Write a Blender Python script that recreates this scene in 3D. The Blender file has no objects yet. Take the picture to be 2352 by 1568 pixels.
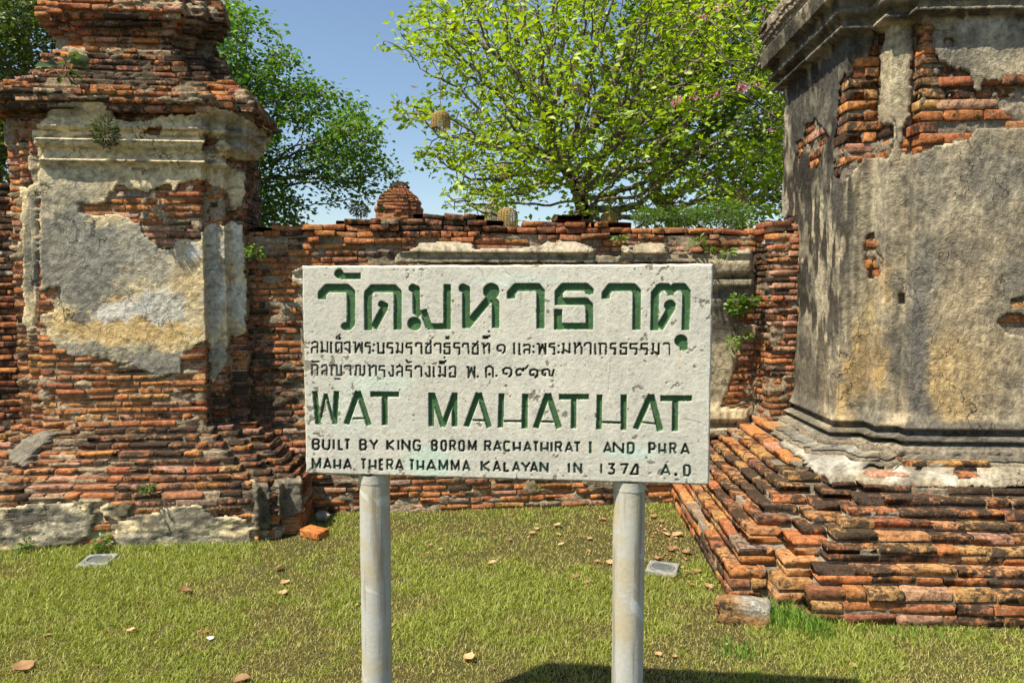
import bpy, math, random
import numpy as np
from mathutils import Vector, Matrix

random.seed(7)
RNG = np.random.default_rng(11)
R = math.radians
S = bpy.context.scene
COL = S.collection

# ------------------------------------------------------------------ camera, sky, sun, exposure
FP = 1600.0            # focal length in pixels of a 2352 px wide picture
CU, CV = 1176.0, 784.0
TILT = R(3.72)
H = 1.6
cam_data = bpy.data.cameras.new('camera')
cam_data.sensor_width = 36.0
cam_data.lens = 36.0 * FP / 2352.0
cam_data.clip_start = 0.05
cam_data.clip_end = 3000
cam = bpy.data.objects.new('camera', cam_data)
cam.location = (0, 0, H)
cam.rotation_euler = (R(90) - TILT, 0, 0)
COL.objects.link(cam)
S.camera = cam

SUN_DIR = Vector((0.83, 0.60, -1.70)).normalized()      # the way the light travels
world = bpy.data.worlds.new('World')
S.world = world
world.use_nodes = True
wn = world.node_tree
for n in list(wn.nodes):
    wn.nodes.remove(n)
wo = wn.nodes.new('ShaderNodeOutputWorld')
wb = wn.nodes.new('ShaderNodeBackground')
ws = wn.nodes.new('ShaderNodeTexSky')
ws.sky_type = 'NISHITA'
ws.sun_disc = False
ws.sun_elevation = math.asin(-SUN_DIR.z)
ws.sun_rotation = math.atan2(-SUN_DIR.x, -SUN_DIR.y)
ws.air_density = 1.15
ws.dust_density = 0.6
ws.ozone_density = 1.6
wb.inputs['Strength'].default_value = 0.09
wn.links.new(ws.outputs[0], wb.inputs[0])
wn.links.new(wb.outputs[0], wo.inputs[0])

sl = bpy.data.lights.new('sun', 'SUN')
sl.energy = 5.0
sl.angle = R(0.5)
sl.color = (1.0, 0.91, 0.74)
so = bpy.data.objects.new('sun', sl)
so.rotation_euler = SUN_DIR.to_track_quat('-Z', 'Y').to_euler()
so.location = (-20, -18, 42)
COL.objects.link(so)

S.view_settings.view_transform = 'Standard'
S.view_settings.look = 'None'
S.view_settings.gamma = 1
S.view_settings.use_curve_mapping = False
S.view_settings.exposure = 0.78
S.cycles.max_bounces = 6
S.cycles.transparent_max_bounces = 6

# ------------------------------------------------------------------ measuring: picture point <-> place
cT, sT = math.cos(TILT), math.sin(TILT)

def ray(u, v):
    a = (u - CU) / FP
    b = (v - CV) / FP
    return np.array([a, cT - b * sT, -sT - b * cT])

def at(u, v, Y):
    d = ray(u, v)
    return np.array([0, 0, H]) + d * (Y / d[1])

def zfor(v, Y):
    return float(at(CU, v, Y)[2])

def on_ground(u, v, z=0.0):
    d = ray(u, v)
    return np.array([0, 0, H]) + d * ((z - H) / d[2])

def proj(P):
    P = np.asarray(P, float)
    x, y, z = P[..., 0], P[..., 1], P[..., 2] - H
    dep = np.maximum(y * cT - z * sT, 0.05)
    b = (-y * sT - z * cT) / dep
    return CU + FP * x / dep, CV + FP * b, dep

# ------------------------------------------------------------------ numpy noise
def _hash(ix, iy, seed):
    h = (ix.astype(np.int64) * 374761393 + iy.astype(np.int64) * 668265263 + seed * 144664) & 0xffffffff
    h = ((h ^ (h >> 13)) * 1274126177) & 0xffffffff
    h = (h ^ (h >> 16)) & 0xffff
    return h / 65535.0

def vnoise(x, y, seed=0):
    x = np.asarray(x, float); y = np.asarray(y, float)
    ix = np.floor(x); iy = np.floor(y)
    fx = x - ix; fy = y - iy
    fx = fx * fx * (3 - 2 * fx); fy = fy * fy * (3 - 2 * fy)
    a = _hash(ix, iy, seed); b = _hash(ix + 1, iy, seed)
    c = _hash(ix, iy + 1, seed); d = _hash(ix + 1, iy + 1, seed)
    return (a * (1 - fx) + b * fx) * (1 - fy) + (c * (1 - fx) + d * fx) * fy

def fbm(x, y, octv=4, seed=0):
    s = 0; a = 0.5; t = 0
    for k in range(octv):
        s = s + a * vnoise(x * 2 ** k + 17.3 * k, y * 2 ** k + 9.1 * k, seed + k)
        t += a; a *= 0.5
    return s / t

def sstep(a, b, x):
    t = np.clip((x - a) / (b - a), 0, 1)
    return t * t * (3 - 2 * t)

def poly_sdf(u, v, poly):
    """signed distance to a polygon, negative inside"""
    P = np.array(poly, float)
    d = np.full(u.shape, 1e9)
    ins = np.zeros(u.shape, bool)
    n = len(P)
    for i in range(n):
        a = P[i]; b = P[(i + 1) % n]
        e = b - a
        L = max(e @ e, 1e-9)
        t = np.clip(((u - a[0]) * e[0] + (v - a[1]) * e[1]) / L, 0, 1)
        d = np.minimum(d, np.hypot(u - a[0] - t * e[0], v - a[1] - t * e[1]))
        c = ((a[1] > v) != (b[1] > v))
        with np.errstate(divide='ignore', invalid='ignore'):
            xi = (b[0] - a[0]) * (v - a[1]) / (b[1] - a[1] if b[1] != a[1] else 1e-9) + a[0]
        ins ^= c & (u < xi)
    return np.where(ins, -d, d)

def blob(u, v, bl, sharp=False):
    cx, cy, rx, ry = bl[:4]
    q = np.hypot((u - cx) / rx, (v - cy) / ry)
    if sharp:
        q = q + 0.9 * (fbm(u / 16 + cx, v / 16, 4, 90) - 0.5)
        return 1 - sstep(0.78, 1.02, q)
    return 1 - sstep(0.55, 1.25, q)

# ------------------------------------------------------------------ object helpers
def put(o, parent=None, parent_loc=None):
    COL.objects.link(o)
    if parent is not None:
        o.parent = parent
        o.matrix_parent_inverse = Matrix.Translation(parent.location).inverted()
    return o

def tag(o, label=None, cat=None, group=None, kind=None):
    if label: o['label'] = label
    if cat: o['category'] = cat
    if group: o['group'] = group
    if kind: o['kind'] = kind
    return o

def thing(name, loc, label, cat, group=None):
    o = bpy.data.objects.new(name, None)
    o.location = Vector([float(c) for c in loc])
    o.empty_display_size = 0.1
    COL.objects.link(o)
    return tag(o, label, cat, group)

def mesh_np(name, V, F4=None, F3=None, mat=None, col=None, smooth=False, parent=None, link=True):
    V = np.asarray(V, np.float32).reshape(-1, 3)
    me = bpy.data.meshes.new(name)
    loops = []; starts = []; n = 0
    if F4 is not None and len(F4):
        F4 = np.asarray(F4, np.int32).reshape(-1, 4)
        loops.append(F4.ravel()); starts.append(np.arange(len(F4)) * 4); n = len(F4) * 4
    if F3 is not None and len(F3):
        F3 = np.asarray(F3, np.int32).reshape(-1, 3)
        loops.append(F3.ravel()); starts.append(n + np.arange(len(F3)) * 3)
    if not loops:
        loops = [np.zeros(0, np.int32)]; starts = [np.zeros(0, np.int32)]
    loops = np.concatenate(loops).astype(np.int32); starts = np.concatenate(starts).astype(np.int32)
    me.vertices.add(len(V)); me.vertices.foreach_set('co', V.ravel())
    me.loops.add(len(loops)); me.loops.foreach_set('vertex_index', loops)
    me.polygons.add(len(starts)); me.polygons.foreach_set('loop_start', starts)
    if smooth:
        me.polygons.foreach_set('use_smooth', np.ones(len(starts), bool))
    if col is not None:
        ca = me.color_attributes.new('Col', 'FLOAT_COLOR', 'POINT')
        c = np.asarray(col, np.float32)
        if c.shape[1] == 3:
            c = np.concatenate([c, np.ones((len(c), 1), np.float32)], 1)
        ca.data.foreach_set('color', c.ravel())
    me.update(calc_edges=True)
    me.validate()
    if mat: me.materials.append(mat)
    if not link: return me
    o = bpy.data.objects.new(name, me)
    put(o, parent)
    return o

# ------------------------------------------------------------------ materials
def new_mat(name):
    m = bpy.data.materials.new(name)
    m.use_nodes = True
    nt = m.node_tree
    for n in list(nt.nodes): nt.nodes.remove(n)
    out = nt.nodes.new('ShaderNodeOutputMaterial')
    return m, nt, out

class G:
    """small node graph writer"""
    def __init__(s, nt):
        s.nt = nt
        s.geo = nt.nodes.new('ShaderNodeNewGeometry')
    def link(s, a, b): s.nt.links.new(a, b)
    def val(s, sock, x):
        if hasattr(x, 'links') or hasattr(x, 'is_linked'): s.nt.links.new(x, sock)
        else: sock.default_value = x
    def pos(s, scale=(1, 1, 1)):
        m = s.nt.nodes.new('ShaderNodeMapping')
        s.link(s.geo.outputs['Position'], m.inputs['Vector'])
        m.inputs['Scale'].default_value = scale
        return m.outputs[0]
    def noise(s, scale, detail=4, rough=0.6, dist=0.0, vec=None, out=0):
        n = s.nt.nodes.new('ShaderNodeTexNoise')
        n.inputs['Scale'].default_value = scale
        n.inputs['Detail'].default_value = detail
        n.inputs['Roughness'].default_value = rough
        n.inputs['Distortion'].default_value = dist
        s.link(vec if vec is not None else s.geo.outputs['Position'], n.inputs['Vector'])
        return n.outputs[out]
    def voro(s, scale, feature='F1', vec=None, rnd=1.0):
        n = s.nt.nodes.new('ShaderNodeTexVoronoi')
        n.feature = feature
        n.inputs['Scale'].default_value = scale
        n.inputs['Randomness'].default_value = rnd
        s.link(vec if vec is not None else s.geo.outputs['Position'], n.inputs['Vector'])
        return n.outputs[0]
    def math(s, op, a, b=0.0, c=0.0, clamp=False):
        n = s.nt.nodes.new('ShaderNodeMath')
        n.operation = op; n.use_clamp = clamp
        s.val(n.inputs[0], a); s.val(n.inputs[1], b)
        if op in ('MULTIPLY_ADD',): s.val(n.inputs[2], c)
        return n.outputs[0]
    def ramp(s, x, lo, hi, a=0.0, b=1.0):
        n = s.nt.nodes.new('ShaderNodeMapRange')
        n.interpolation_type = 'SMOOTHSTEP'
        s.val(n.inputs[0], x)
        n.inputs[1].default_value = lo; n.inputs[2].default_value = hi
        n.inputs[3].default_value = a; n.inputs[4].default_value = b
        return n.outputs[0]
    def mix(s, f, a, b, mode='MIX'):
        n = s.nt.nodes.new('ShaderNodeMix')
        n.data_type = 'RGBA'; n.blend_type = mode
        s.val(n.inputs[0], f)
        for k, x in ((6, a), (7, b)):
            if isinstance(x, tuple): n.inputs[k].default_value = (*x[:3], 1)
            else: s.val(n.inputs[k], x)
        return n.outputs[2]
    def bump(s, h, strength, dist, prev=None):
        n = s.nt.nodes.new('ShaderNodeBump')
        n.inputs['Strength'].default_value = strength
        n.inputs['Distance'].default_value = dist
        s.link(h, n.inputs['Height'])
        if prev is not None: s.link(prev, n.inputs['Normal'])
        return n.outputs[0]
    def attr(s, name='Col'):
        n = s.nt.nodes.new('ShaderNodeAttribute')
        n.attribute_name = name
        return n.outputs['Color'], n.outputs['Alpha']
    def principled(s, out, color, rough=0.9, normal=None, spec=0.2):
        p = s.nt.nodes.new('ShaderNodeBsdfPrincipled')
        if isinstance(color, tuple): p.inputs['Base Color'].default_value = (*color[:3], 1)
        else: s.link(color, p.inputs['Base Color'])
        s.val(p.inputs['Roughness'], rough)
        p.inputs['Specular IOR Level'].default_value = spec
        if normal is not None: s.link(normal, p.inputs['Normal'])
        s.link(p.outputs[0], out.inputs[0])
        return p

def brick_mat(name, src):
    m, nt, out = new_mat(name)
    g = G(nt)
    if src == 'object':
        oi = nt.nodes.new('ShaderNodeObjectInfo')
        c, a = oi.outputs['Color'], oi.outputs['Alpha']
    else:
        c, a = g.attr()
    n1 = g.noise(34, 6, 0.7)
    n2 = g.noise(16, 5, 0.65, 0.3)
    n3 = g.noise(110, 4, 0.7)
    v = g.ramp(n1, 0.32, 0.68, 0.55, 1.35)
    c1 = g.mix(1.0, c, v, 'MULTIPLY')
    hot = g.ramp(g.noise(13, 3, 0.6), 0.42, 0.66, 0, 0.75)
    c1 = g.mix(hot, c1, g.mix(1.0, c1, (1.18, 1.28, 1.35), 'MULTIPLY'))
    lime = g.ramp(g.noise(24, 6, 0.78, 0.8), 0.56, 0.66)
    lime = g.math('MULTIPLY', lime, 0.55)
    c2 = g.mix(lime, c1, (0.44, 0.34, 0.23))
    c2 = g.mix(g.ramp(n3, 0.52, 0.68, 0, 0.55), c2, (0.10, 0.045, 0.02))
    dm = g.math('ADD', g.math('MULTIPLY', n2, 0.6), g.math('MULTIPLY', g.noise(55, 5, 0.75), 0.4))
    dm = g.math('ADD', dm, a)
    d = g.ramp(dm, 0.79, 0.88, 0, 0.95)
    c3 = g.mix(d, c2, g.mix(g.ramp(n3, 0.35, 0.65), (0.018, 0.014, 0.011), (0.075, 0.058, 0.042)))
    pits = g.ramp(g.noise(75, 4, 0.7, 0.4), 0.63, 0.70, 0, 0.8)
    c4 = g.mix(pits, c3, (0.035, 0.022, 0.014))
    hgt = g.math('ADD', g.math('MULTIPLY', n1, 0.7), g.math('MULTIPLY', n3, 0.4))
    hgt = g.math('SUBTRACT', hgt, g.math('MULTIPLY', pits, 0.5))
    nm = g.bump(hgt, 1.0, 0.014)
    g.principled(out, c4, 0.95, nm, 0.08)
    return m

MB_OBJ = brick_mat('weathered_brick', 'object')
MB_ATT = brick_mat('weathered_brick_mass', 'attr')

def plaster_mat(name='old_stucco', bump=1.0):
    m, nt, out = new_mat(name)
    g = G(nt)
    c, a = g.attr()
    n1 = g.noise(26, 6, 0.7, 0.5)
    n2 = g.noise(90, 4, 0.7)
    nw = g.noise(9, 3, 0.5, 2.2)
    v = g.ramp(n1, 0.3, 0.7, 0.62, 1.3)
    c1 = g.mix(1.0, c, v, 'MULTIPLY')
    sp = g.ramp(n2, 0.60, 0.70, 0, 0.6)
    c2 = g.mix(sp, c1, (0.09, 0.08, 0.06))
    sp2 = g.ramp(g.noise(130, 3, 0.6), 0.62, 0.72, 0, 0.22)
    c3 = g.mix(sp2, c2, (0.6, 0.56, 0.45))
    # hairline cracks
    cr = g.voro(4.2, 'DISTANCE_TO_EDGE', vec=None)
    wv = nt.nodes.new('ShaderNodeVectorMath'); wv.operation = 'ADD'
    nn = nt.nodes.new('ShaderNodeTexNoise'); nn.inputs['Scale'].default_value = 7; nn.inputs['Detail'].default_value = 5
    g.link(g.geo.outputs['Position'], nn.inputs['Vector'])
    vs = nt.nodes.new('ShaderNodeVectorMath'); vs.operation = 'SCALE'; vs.inputs['Scale'].default_value = 0.35
    g.link(nn.outputs['Color'], vs.inputs[0])
    g.link(g.geo.outputs['Position'], wv.inputs[0]); g.link(vs.outputs[0], wv.inputs[1])
    cr = g.voro(2.6, 'DISTANCE_TO_EDGE', vec=wv.outputs[0])
    crack = g.math('MULTIPLY', g.ramp(cr, 0.0, 0.010, 1, 0), g.ramp(g.noise(3, 2, 0.5), 0.50, 0.60))
    c4 = g.mix(g.math('MULTIPLY', crack, 0.75), c3, (0.03, 0.025, 0.02))
    wave = g.math('SINE', g.math('MULTIPLY', nw, 42.0))
    h = g.math('ADD', g.math('MULTIPLY', n1, 0.9), g.math('MULTIPLY', n2, 0.35))
    h = g.math('ADD', h, g.math('MULTIPLY', wave, 0.07))
    h = g.math('SUBTRACT', h, g.math('MULTIPLY', crack, 1.0))
    nm = g.bump(h, bump, 0.011)
    g.principled(out, c4, 0.95, nm, 0.1)
    return m

M_PL = plaster_mat()

def mortar_mat():
    m, nt, out = new_mat('lime_mortar')
    g = G(nt)
    c, a = g.attr()
    n1 = g.noise(45, 5, 0.7)
    v = g.ramp(n1, 0.3, 0.7, 0.45, 1.25)
    c1 = g.mix(1.0, c, v, 'MULTIPLY')
    nm = g.bump(n1, 1.0, 0.02)
    g.principled(out, c1, 1.0, nm, 0.05)
    return m
M_MO = mortar_mat()

def leaf_mat(name, trans=0.5, rough=0.5):
    m, nt, out = new_mat(name)
    g = G(nt)
    c, a = g.attr()
    d = nt.nodes.new('ShaderNodeBsdfDiffuse'); t = nt.nodes.new('ShaderNodeBsdfTranslucent')
    gl = nt.nodes.new('ShaderNodeBsdfGlossy'); gl.inputs['Roughness'].default_value = rough
    gl.inputs['Color'].default_value = (0.8, 0.85, 0.7, 1)
    g.link(c, d.inputs[0]); 
    c2 = g.mix(1.0, c, (1.25, 1.25, 0.45), 'MULTIPLY')
    g.link(c2, t.inputs[0])
    mx = nt.nodes.new('ShaderNodeMixShader'); mx.inputs[0].default_value = trans
    g.link(d.outputs[0], mx.inputs[1]); g.link(t.outputs[0], mx.inputs[2])
    fr = nt.nodes.new('ShaderNodeMixShader'); fr.inputs[0].default_value = 0.05
    g.link(mx.outputs[0], fr.inputs[1]); g.link(gl.outputs[0], fr.inputs[2])
    g.link(fr.outputs[0], out.inputs[0])
    return m
M_LEAF = leaf_mat('green_leaves')
M_GRASS = leaf_mat('grass_blades', 0.35, 0.6)
M_DRY = leaf_mat('dry_leaf', 0.2, 0.7)

def bark_mat():
    m, nt, out = new_mat('bark')
    g = G(nt)
    n = g.noise(12, 5, 0.7)
    c = g.mix(g.ramp(n, 0.35, 0.65), (0.07, 0.052, 0.038), (0.30, 0.25, 0.19))
    g.principled(out, c, 0.95, g.bump(n, 0.8, 0.03), 0.1)
    return m
M_BARK = bark_mat()
# ------------------------------------------------------------------ ground
def ground_mat():
    m, nt, out = new_mat('lawn_soil')
    g = G(nt)
    n1 = g.noise(1.6, 4, 0.6); n2 = g.noise(60, 4, 0.7)
    c = g.mix(g.ramp(n1, 0.35, 0.65), (0.10, 0.085, 0.035), (0.085, 0.10, 0.028))
    c = g.mix(g.ramp(n2, 0.35, 0.7), (0.05, 0.045, 0.02), c)
    g.principled(out, c, 1.0, g.bump(n2, 0.7, 0.02), 0.05)
    return m
gv = []
xs = np.concatenate([[-900, -200, -60, -20, -9], np.linspace(-6, 6, 61), [9, 20, 60, 200, 900]])
ys = np.concatenate([[-60, -15, -3], np.linspace(0, 6.5, 41), [9, 15, 30, 60, 200, 1500]])
GX, GY = np.meshgrid(xs, ys)
def gz(x, y):
    return 0.018 * (fbm(np.asarray(x) * 1.1 + 50, np.asarray(y) * 1.1 + 50, 3, 5) - 0.5) * (np.abs(x) < 8) * (np.asarray(y) < 7)
GZ = gz(GX, GY)
nx_, ny_ = len(xs), len(ys)
idx = np.arange(nx_ * ny_).reshape(ny_, nx_)
gq = np.stack([idx[:-1, :-1], idx[:-1, 1:], idx[1:, 1:], idx[1:, :-1]], -1).reshape(-1, 4)
gr = mesh_np('ground', np.stack([GX, GY, GZ], -1).reshape(-1, 3), gq, mat=ground_mat(), smooth=True)
tag(gr, 'trampled lawn ground in front of the ruined walls', kind='structure')

# ------------------------------------------------------------------ masonry
class Frame:
    def __init__(s, ox, oy, yaw):
        s.o = np.array([ox, oy]); a = R(yaw)
        s.ex = np.array([math.cos(a), math.sin(a)]); s.ey = np.array([-math.sin(a), math.cos(a)])
    def w(s, x, y, z):
        x = np.asarray(x, float); y = np.asarray(y, float); z = np.asarray(z, float)
        X = s.o[0] + x * s.ex[0] + y * s.ey[0]
        Y = s.o[1] + x * s.ex[1] + y * s.ey[1]
        X, Y, z = np.broadcast_arrays(X, Y, z)
        return np.stack([X, Y, z], -1)

def seg_normals(plan):
    P = np.array(plan, float)
    D = P[1:] - P[:-1]
    L = np.hypot(D[:, 0], D[:, 1])
    D = D / L[:, None]
    N = np.stack([D[:, 1], -D[:, 0]], 1)
    return P, D, N, L

def vert_off(plan):
    P, D, N, L = seg_normals(plan)
    V = np.zeros_like(P)
    V[0] = N[0]; V[-1] = N[-1]
    for i in range(1, len(P) - 1):
        V[i] = N[i - 1] + N[i] if abs(N[i - 1] @ N[i]) < 0.5 else N[i]
    return P, V

def brick_variant(k, closed=False):
    rg = np.random.default_rng(100 + k)
    xsn = [0, 0.025, 0.5, 0.975, 1.0]; zsn = [0, 0.10, 0.90, 1.0]
    V = []; 
    for j, z in enumerate(zsn):
        for i, x in enumerate(xsn):
            edge = (i in (0, 4)) or (j in (0, 3))
            corner = (i in (0, 4)) and (j in (0, 3))
            y = 0.0 + rg.uniform(-0.02, 0.03)
            if edge: y += rg.uniform(0.0, 0.045)
            if corner: y += rg.uniform(-0.01, 0.09)
            dx = rg.uniform(-0.02, 0.02); dz = rg.uniform(-0.07, 0.07)
            if corner:
                dx += (0.02 if i == 0 else -0.02) * rg.uniform(0.1, 1.8); dz += (0.08 if j == 0 else -0.08) * rg.uniform(0.0, 1.6)
            V.append((x + dx, y, z + dz))
    F = []
    for j in range(3):
        for i in range(4):
            a = j * 5 + i
            F.append((a, a + 1, a + 6, a + 5))
    rim = [0, 1, 2, 3, 4, 9, 14, 19, 18, 17, 16, 15, 10, 5]
    b0 = len(V)
    for r in rim:
        x, y, z = V[r]
        V.append((min(max(x, 0.0), 1.0) + 0, 1.0, z))
    n = len(rim)
    for i in range(n):
        a, b = rim[i], rim[(i + 1) % n]
        F.append((b, a, b0 + i, b0 + (i + 1) % n))
    return np.array(V, float), np.array(F, int)

NV = 14
VARS = [brick_variant(k) for k in range(NV)]
VMESH = [mesh_np('brick', v, f, mat=MB_OBJ, link=False) for v, f in VARS]

PAL = dict(
    orange=(0.43, 0.160, 0.050), red=(0.34, 0.115, 0.048), dull=(0.25, 0.105, 0.055),
    pink=(0.43, 0.235, 0.155), tan=(0.44, 0.23, 0.085), grey=(0.24, 0.20, 0.15), dark=(0.07, 0.045, 0.03),
    white=(0.50, 0.45, 0.36))

def make_tone(weights, dark0, blobs, seed=1):
    names = list(weights); w0 = np.array([weights[n] for n in names], float)
    rr = random.Random(seed)
    def tone(u, v, x, z):
        w = dict(zip(names, w0)); da = dark0
        for b in blobs:
            f = float(blob(np.array(u), np.array(v), b[1:5])) * b[5]
            if b[0] == 'dark': da += f
            else: w[b[0]] = w.get(b[0], 0) + f
        ks = list(w); r = rr.random() * sum(max(q, 0) for q in w.values())
        for k in ks:
            r -= max(w[k], 0)
            if r <= 0: break
        c = np.array(PAL[k]) * 0.72 + np.array((0.36, 0.165, 0.08)) * 0.28
        c = c * rr.uniform(0.80, 1.16)
        c[1] *= rr.uniform(0.90, 1.10)
        da += 0.22 * (float(fbm(np.array(x * 3.1 + 3), np.array(z * 5 + 2), 2, seed)) - 0.5) + rr.uniform(-0.06, 0.10)
        if rr.random() < 0.05: da += 0.15
        da = min(da, 0.36 + rr.uniform(-0.05, 0.09))
        return (float(c[0]), float(c[1]), float(c[2]), float(da))
    return tone

def lay(fr, plan, courses, tone, cover=None, Lm=0.19, D=0.11, skipseg=(), keep=None, joint=0.009, seed=3, rag=0.006, rot=0.012, miss=0.012, wav=0.006):
    """courses: (z0, z1, d). Returns brick records (matrix, variant, colour, score)."""
    rr = random.Random(seed)
    P, Dr, N, L0 = seg_normals(plan)
    _, VO = vert_off(plan)
    recs = []
    for ci, (z0, z1, d) in enumerate(courses):
        Q = P + VO * d
        for si in range(len(Dr)):
            if si in skipseg: continue
            a, b = Q[si], Q[si + 1]
            L = float((b - a) @ Dr[si])
            if L < 0.03: continue
            t = 0.0; te = L
            # alternate which face owns a convex corner
            def convex(i):
                return Dr[i - 1][0] * Dr[i][1] - Dr[i - 1][1] * Dr[i][0] > 0.5
            if si > 0 and convex(si) and (ci + si) % 2: t = D * rr.uniform(0.8, 1.0)
            if si < len(Dr) - 1 and convex(si + 1) and (ci + si + 1) % 2 == 0: te = L - D * rr.uniform(0.8, 1.0)
            if si > 0 and not convex(si): t -= 0.0
            if te - t < 0.03: continue
            first = True
            while t < te - 0.02:
                l = Lm * rr.choice([0.5, 0.62, 0.85, 1.0, 1.0, 1.12, 1.25, 1.4]) * rr.uniform(0.92, 1.08)
                if first and t <= 0.001: l = Lm * rr.choice([0.5, 0.75, 1.0, 1.2]); 
                first = False
                if te - t - l < 0.06: l = te - t
                l = min(l, te - t)
                x0 = t + joint * 0.5; x1 = t + l - joint * 0.5
                t += l
                if x1 - x0 < 0.02: continue
                out = rr.gauss(0, rag) + 0.006 * (rr.random() < 0.2)
                if rr.random() < miss: out -= rr.uniform(0.02, 0.05)
                p = a + Dr[si] * x0 + N[si] * out
                mid = a + Dr[si] * (x0 + x1) / 2
                sx = P[si] @ np.array([1, 0]) + x0
                wz = wav * (float(vnoise(np.array((sx + si * 3.7) * 1.7), np.array(z0 * 2.0), 8)) - 0.5) * 2
                zz0 = z0 + wz + joint * 0.45; hh = (z1 - z0) - joint * 0.9
                hh *= rr.uniform(0.93, 1.03)
                pw = fr.w(mid[0], mid[1], (z0 + z1) / 2)
                u, v, dep = [float(q) for q in proj(pw)]
                if keep is not None and not keep(u, v, mid[0], z1 + wz, rr): continue
                if cover is not None and float(cover(np.array([u]), np.array([v]))[0]) < -9: continue
                ex = fr.w(Dr[si][0], Dr[si][1], 0) - fr.w(0, 0, 0)
                ey = fr.w(-N[si][0], -N[si][1], 0) - fr.w(0, 0, 0)
                ez = np.array([0, 0, 1.0])
                r1, r2, r3 = rr.gauss(0, rot), rr.gauss(0, rot), rr.gauss(0, rot * 1.2)
                ex2 = ex + ez * r1 + ey * r2; ey2 = ey + ez * r3 - ex * r2; ez2 = ez - ex * r1 - ey * r3
                o = fr.w(p[0], p[1], zz0)
                M = np.eye(4)
                M[:3, 0] = ex2 * (x1 - x0); M[:3, 1] = ey2 * D * rr.uniform(0.92, 1.05); M[:3, 2] = ez2 * hh; M[:3, 3] = o
                facing = -(ey[0] * (-pw[0]) + ey[1] * (-pw[1])) / max(np.hypot(pw[0], pw[1]), .1)
                sc = (x1 - x0) * FP / dep * max(facing, 0.02) * hh * FP / dep
                if facing < -0.05: sc = 0
                if not (-10 < u < 2362 and -10 < v < 1578): sc *= 0.01
                recs.append((M, rr.randrange(NV), tone(u, v, mid[0], z0), sc))
    return recs

def commit_bricks(root, recs, most=295, stuff_label=None):
    recs = sorted(recs, key=lambda r: -r[3])
    inv = Matrix.Translation(root.location).inverted()
    for M, k, c, sc in recs[:most]:
        o = bpy.data.objects.new('brick', VMESH[k])
        COL.objects.link(o)
        o.parent = root
        o.matrix_parent_inverse = inv
        o.matrix_basis = Matrix(M.tolist())
        o.color = c
    rest = recs[most:]
    if rest:
        VV = []; FF = []; CC = []; n = 0
        for M, k, c, sc in rest:
            v, f = VARS[k]
            VV.append(v @ M[:3, :3].T + M[:3, 3]); FF.append(f + n); n += len(v)
            CC.append(np.tile(np.array(c), (len(v), 1)))
        o = mesh_np('brick_courses', np.concatenate(VV), np.concatenate(FF), mat=MB_ATT, col=np.concatenate(CC), parent=root)
        tag(o, kind='stuff')
    return len(recs)

def grid_plan(plan, ds, segs=None):
    P, VO = vert_off(plan)
    base = []; off = []
    for i in range(len(P) - 1):
        if segs is not None and i not in segs: continue
        L = np.hypot(*(P[i + 1] - P[i]))
        n = max(2, int(L / ds) + 1)
        t = np.linspace(0, 1, n + 1)
        if base: t = t[1:]
        base.append(P[i] + (P[i + 1] - P[i]) * t[:, None]); off.append(VO[i] + (VO[i + 1] - VO[i]) * t[:, None])
    return np.concatenate(base), np.concatenate(off)

def core_sheet(fr, plan, courses, root, colfn, ds=0.035, back=0.018, cap=True, name='mortar_core', smear=0.022):
    B, O = grid_plan(plan, ds)
    rows = []
    for k_, (z0, z1, d) in enumerate(courses):
        dn = courses[k_ + 1][2] if k_ + 1 < len(courses) else d - 1
        dp = courses[k_ - 1][2] if k_ else d
        za = z0 + (0.014 if d > dp else (-0.014 if d < dp else 0)); zb2 = z1 + (0.0135 if dn > d else (-0.0145 if dn < d else -0.0005))
        for t in (0, 0.33, 0.67, 1): rows.append((za + (zb2 - za) * t, d - back))
    if cap: rows.append((rows[-1][0], rows[-1][1] - 0.12))
    zz = np.array([r[0] for r in rows])[:, None]; dd = np.array([r[1] for r in rows])[:, None]
    sarc = np.concatenate([[0], np.cumsum(np.hypot(*(B[1:] - B[:-1]).T))])[None]
    # mortar and lime smeared here and there over the brick faces
    nn = 0.5 * fbm(sarc * 4 + 3, zz * 6, 3, 55) + 0.5 * fbm(sarc * 17, zz * 30, 2, 56)
    dd = dd + smear * sstep(0.53, 0.68, nn) - 0.004 * (nn - 0.5)
    X = B[None, :, 0] + O[None, :, 0] * dd; Y = B[None, :, 1] + O[None, :, 1] * dd
    Z = np.repeat(zz, len(B), 1)
    W = fr.w(X, Y, Z)
    nr, nc = Z.shape
    idx = np.arange(nr * nc).reshape(nr, nc)
    F = np.stack([idx[:-1, :-1], idx[:-1, 1:], idx[1:, 1:], idx[1:, :-1]], -1).reshape(-1, 4)
    u, v, _ = proj(W)
    C = colfn(u, v, W)
    return mesh_np(name, W.reshape(-1, 3), F, mat=M_MO, col=C.reshape(-1, 3), parent=root)

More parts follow.
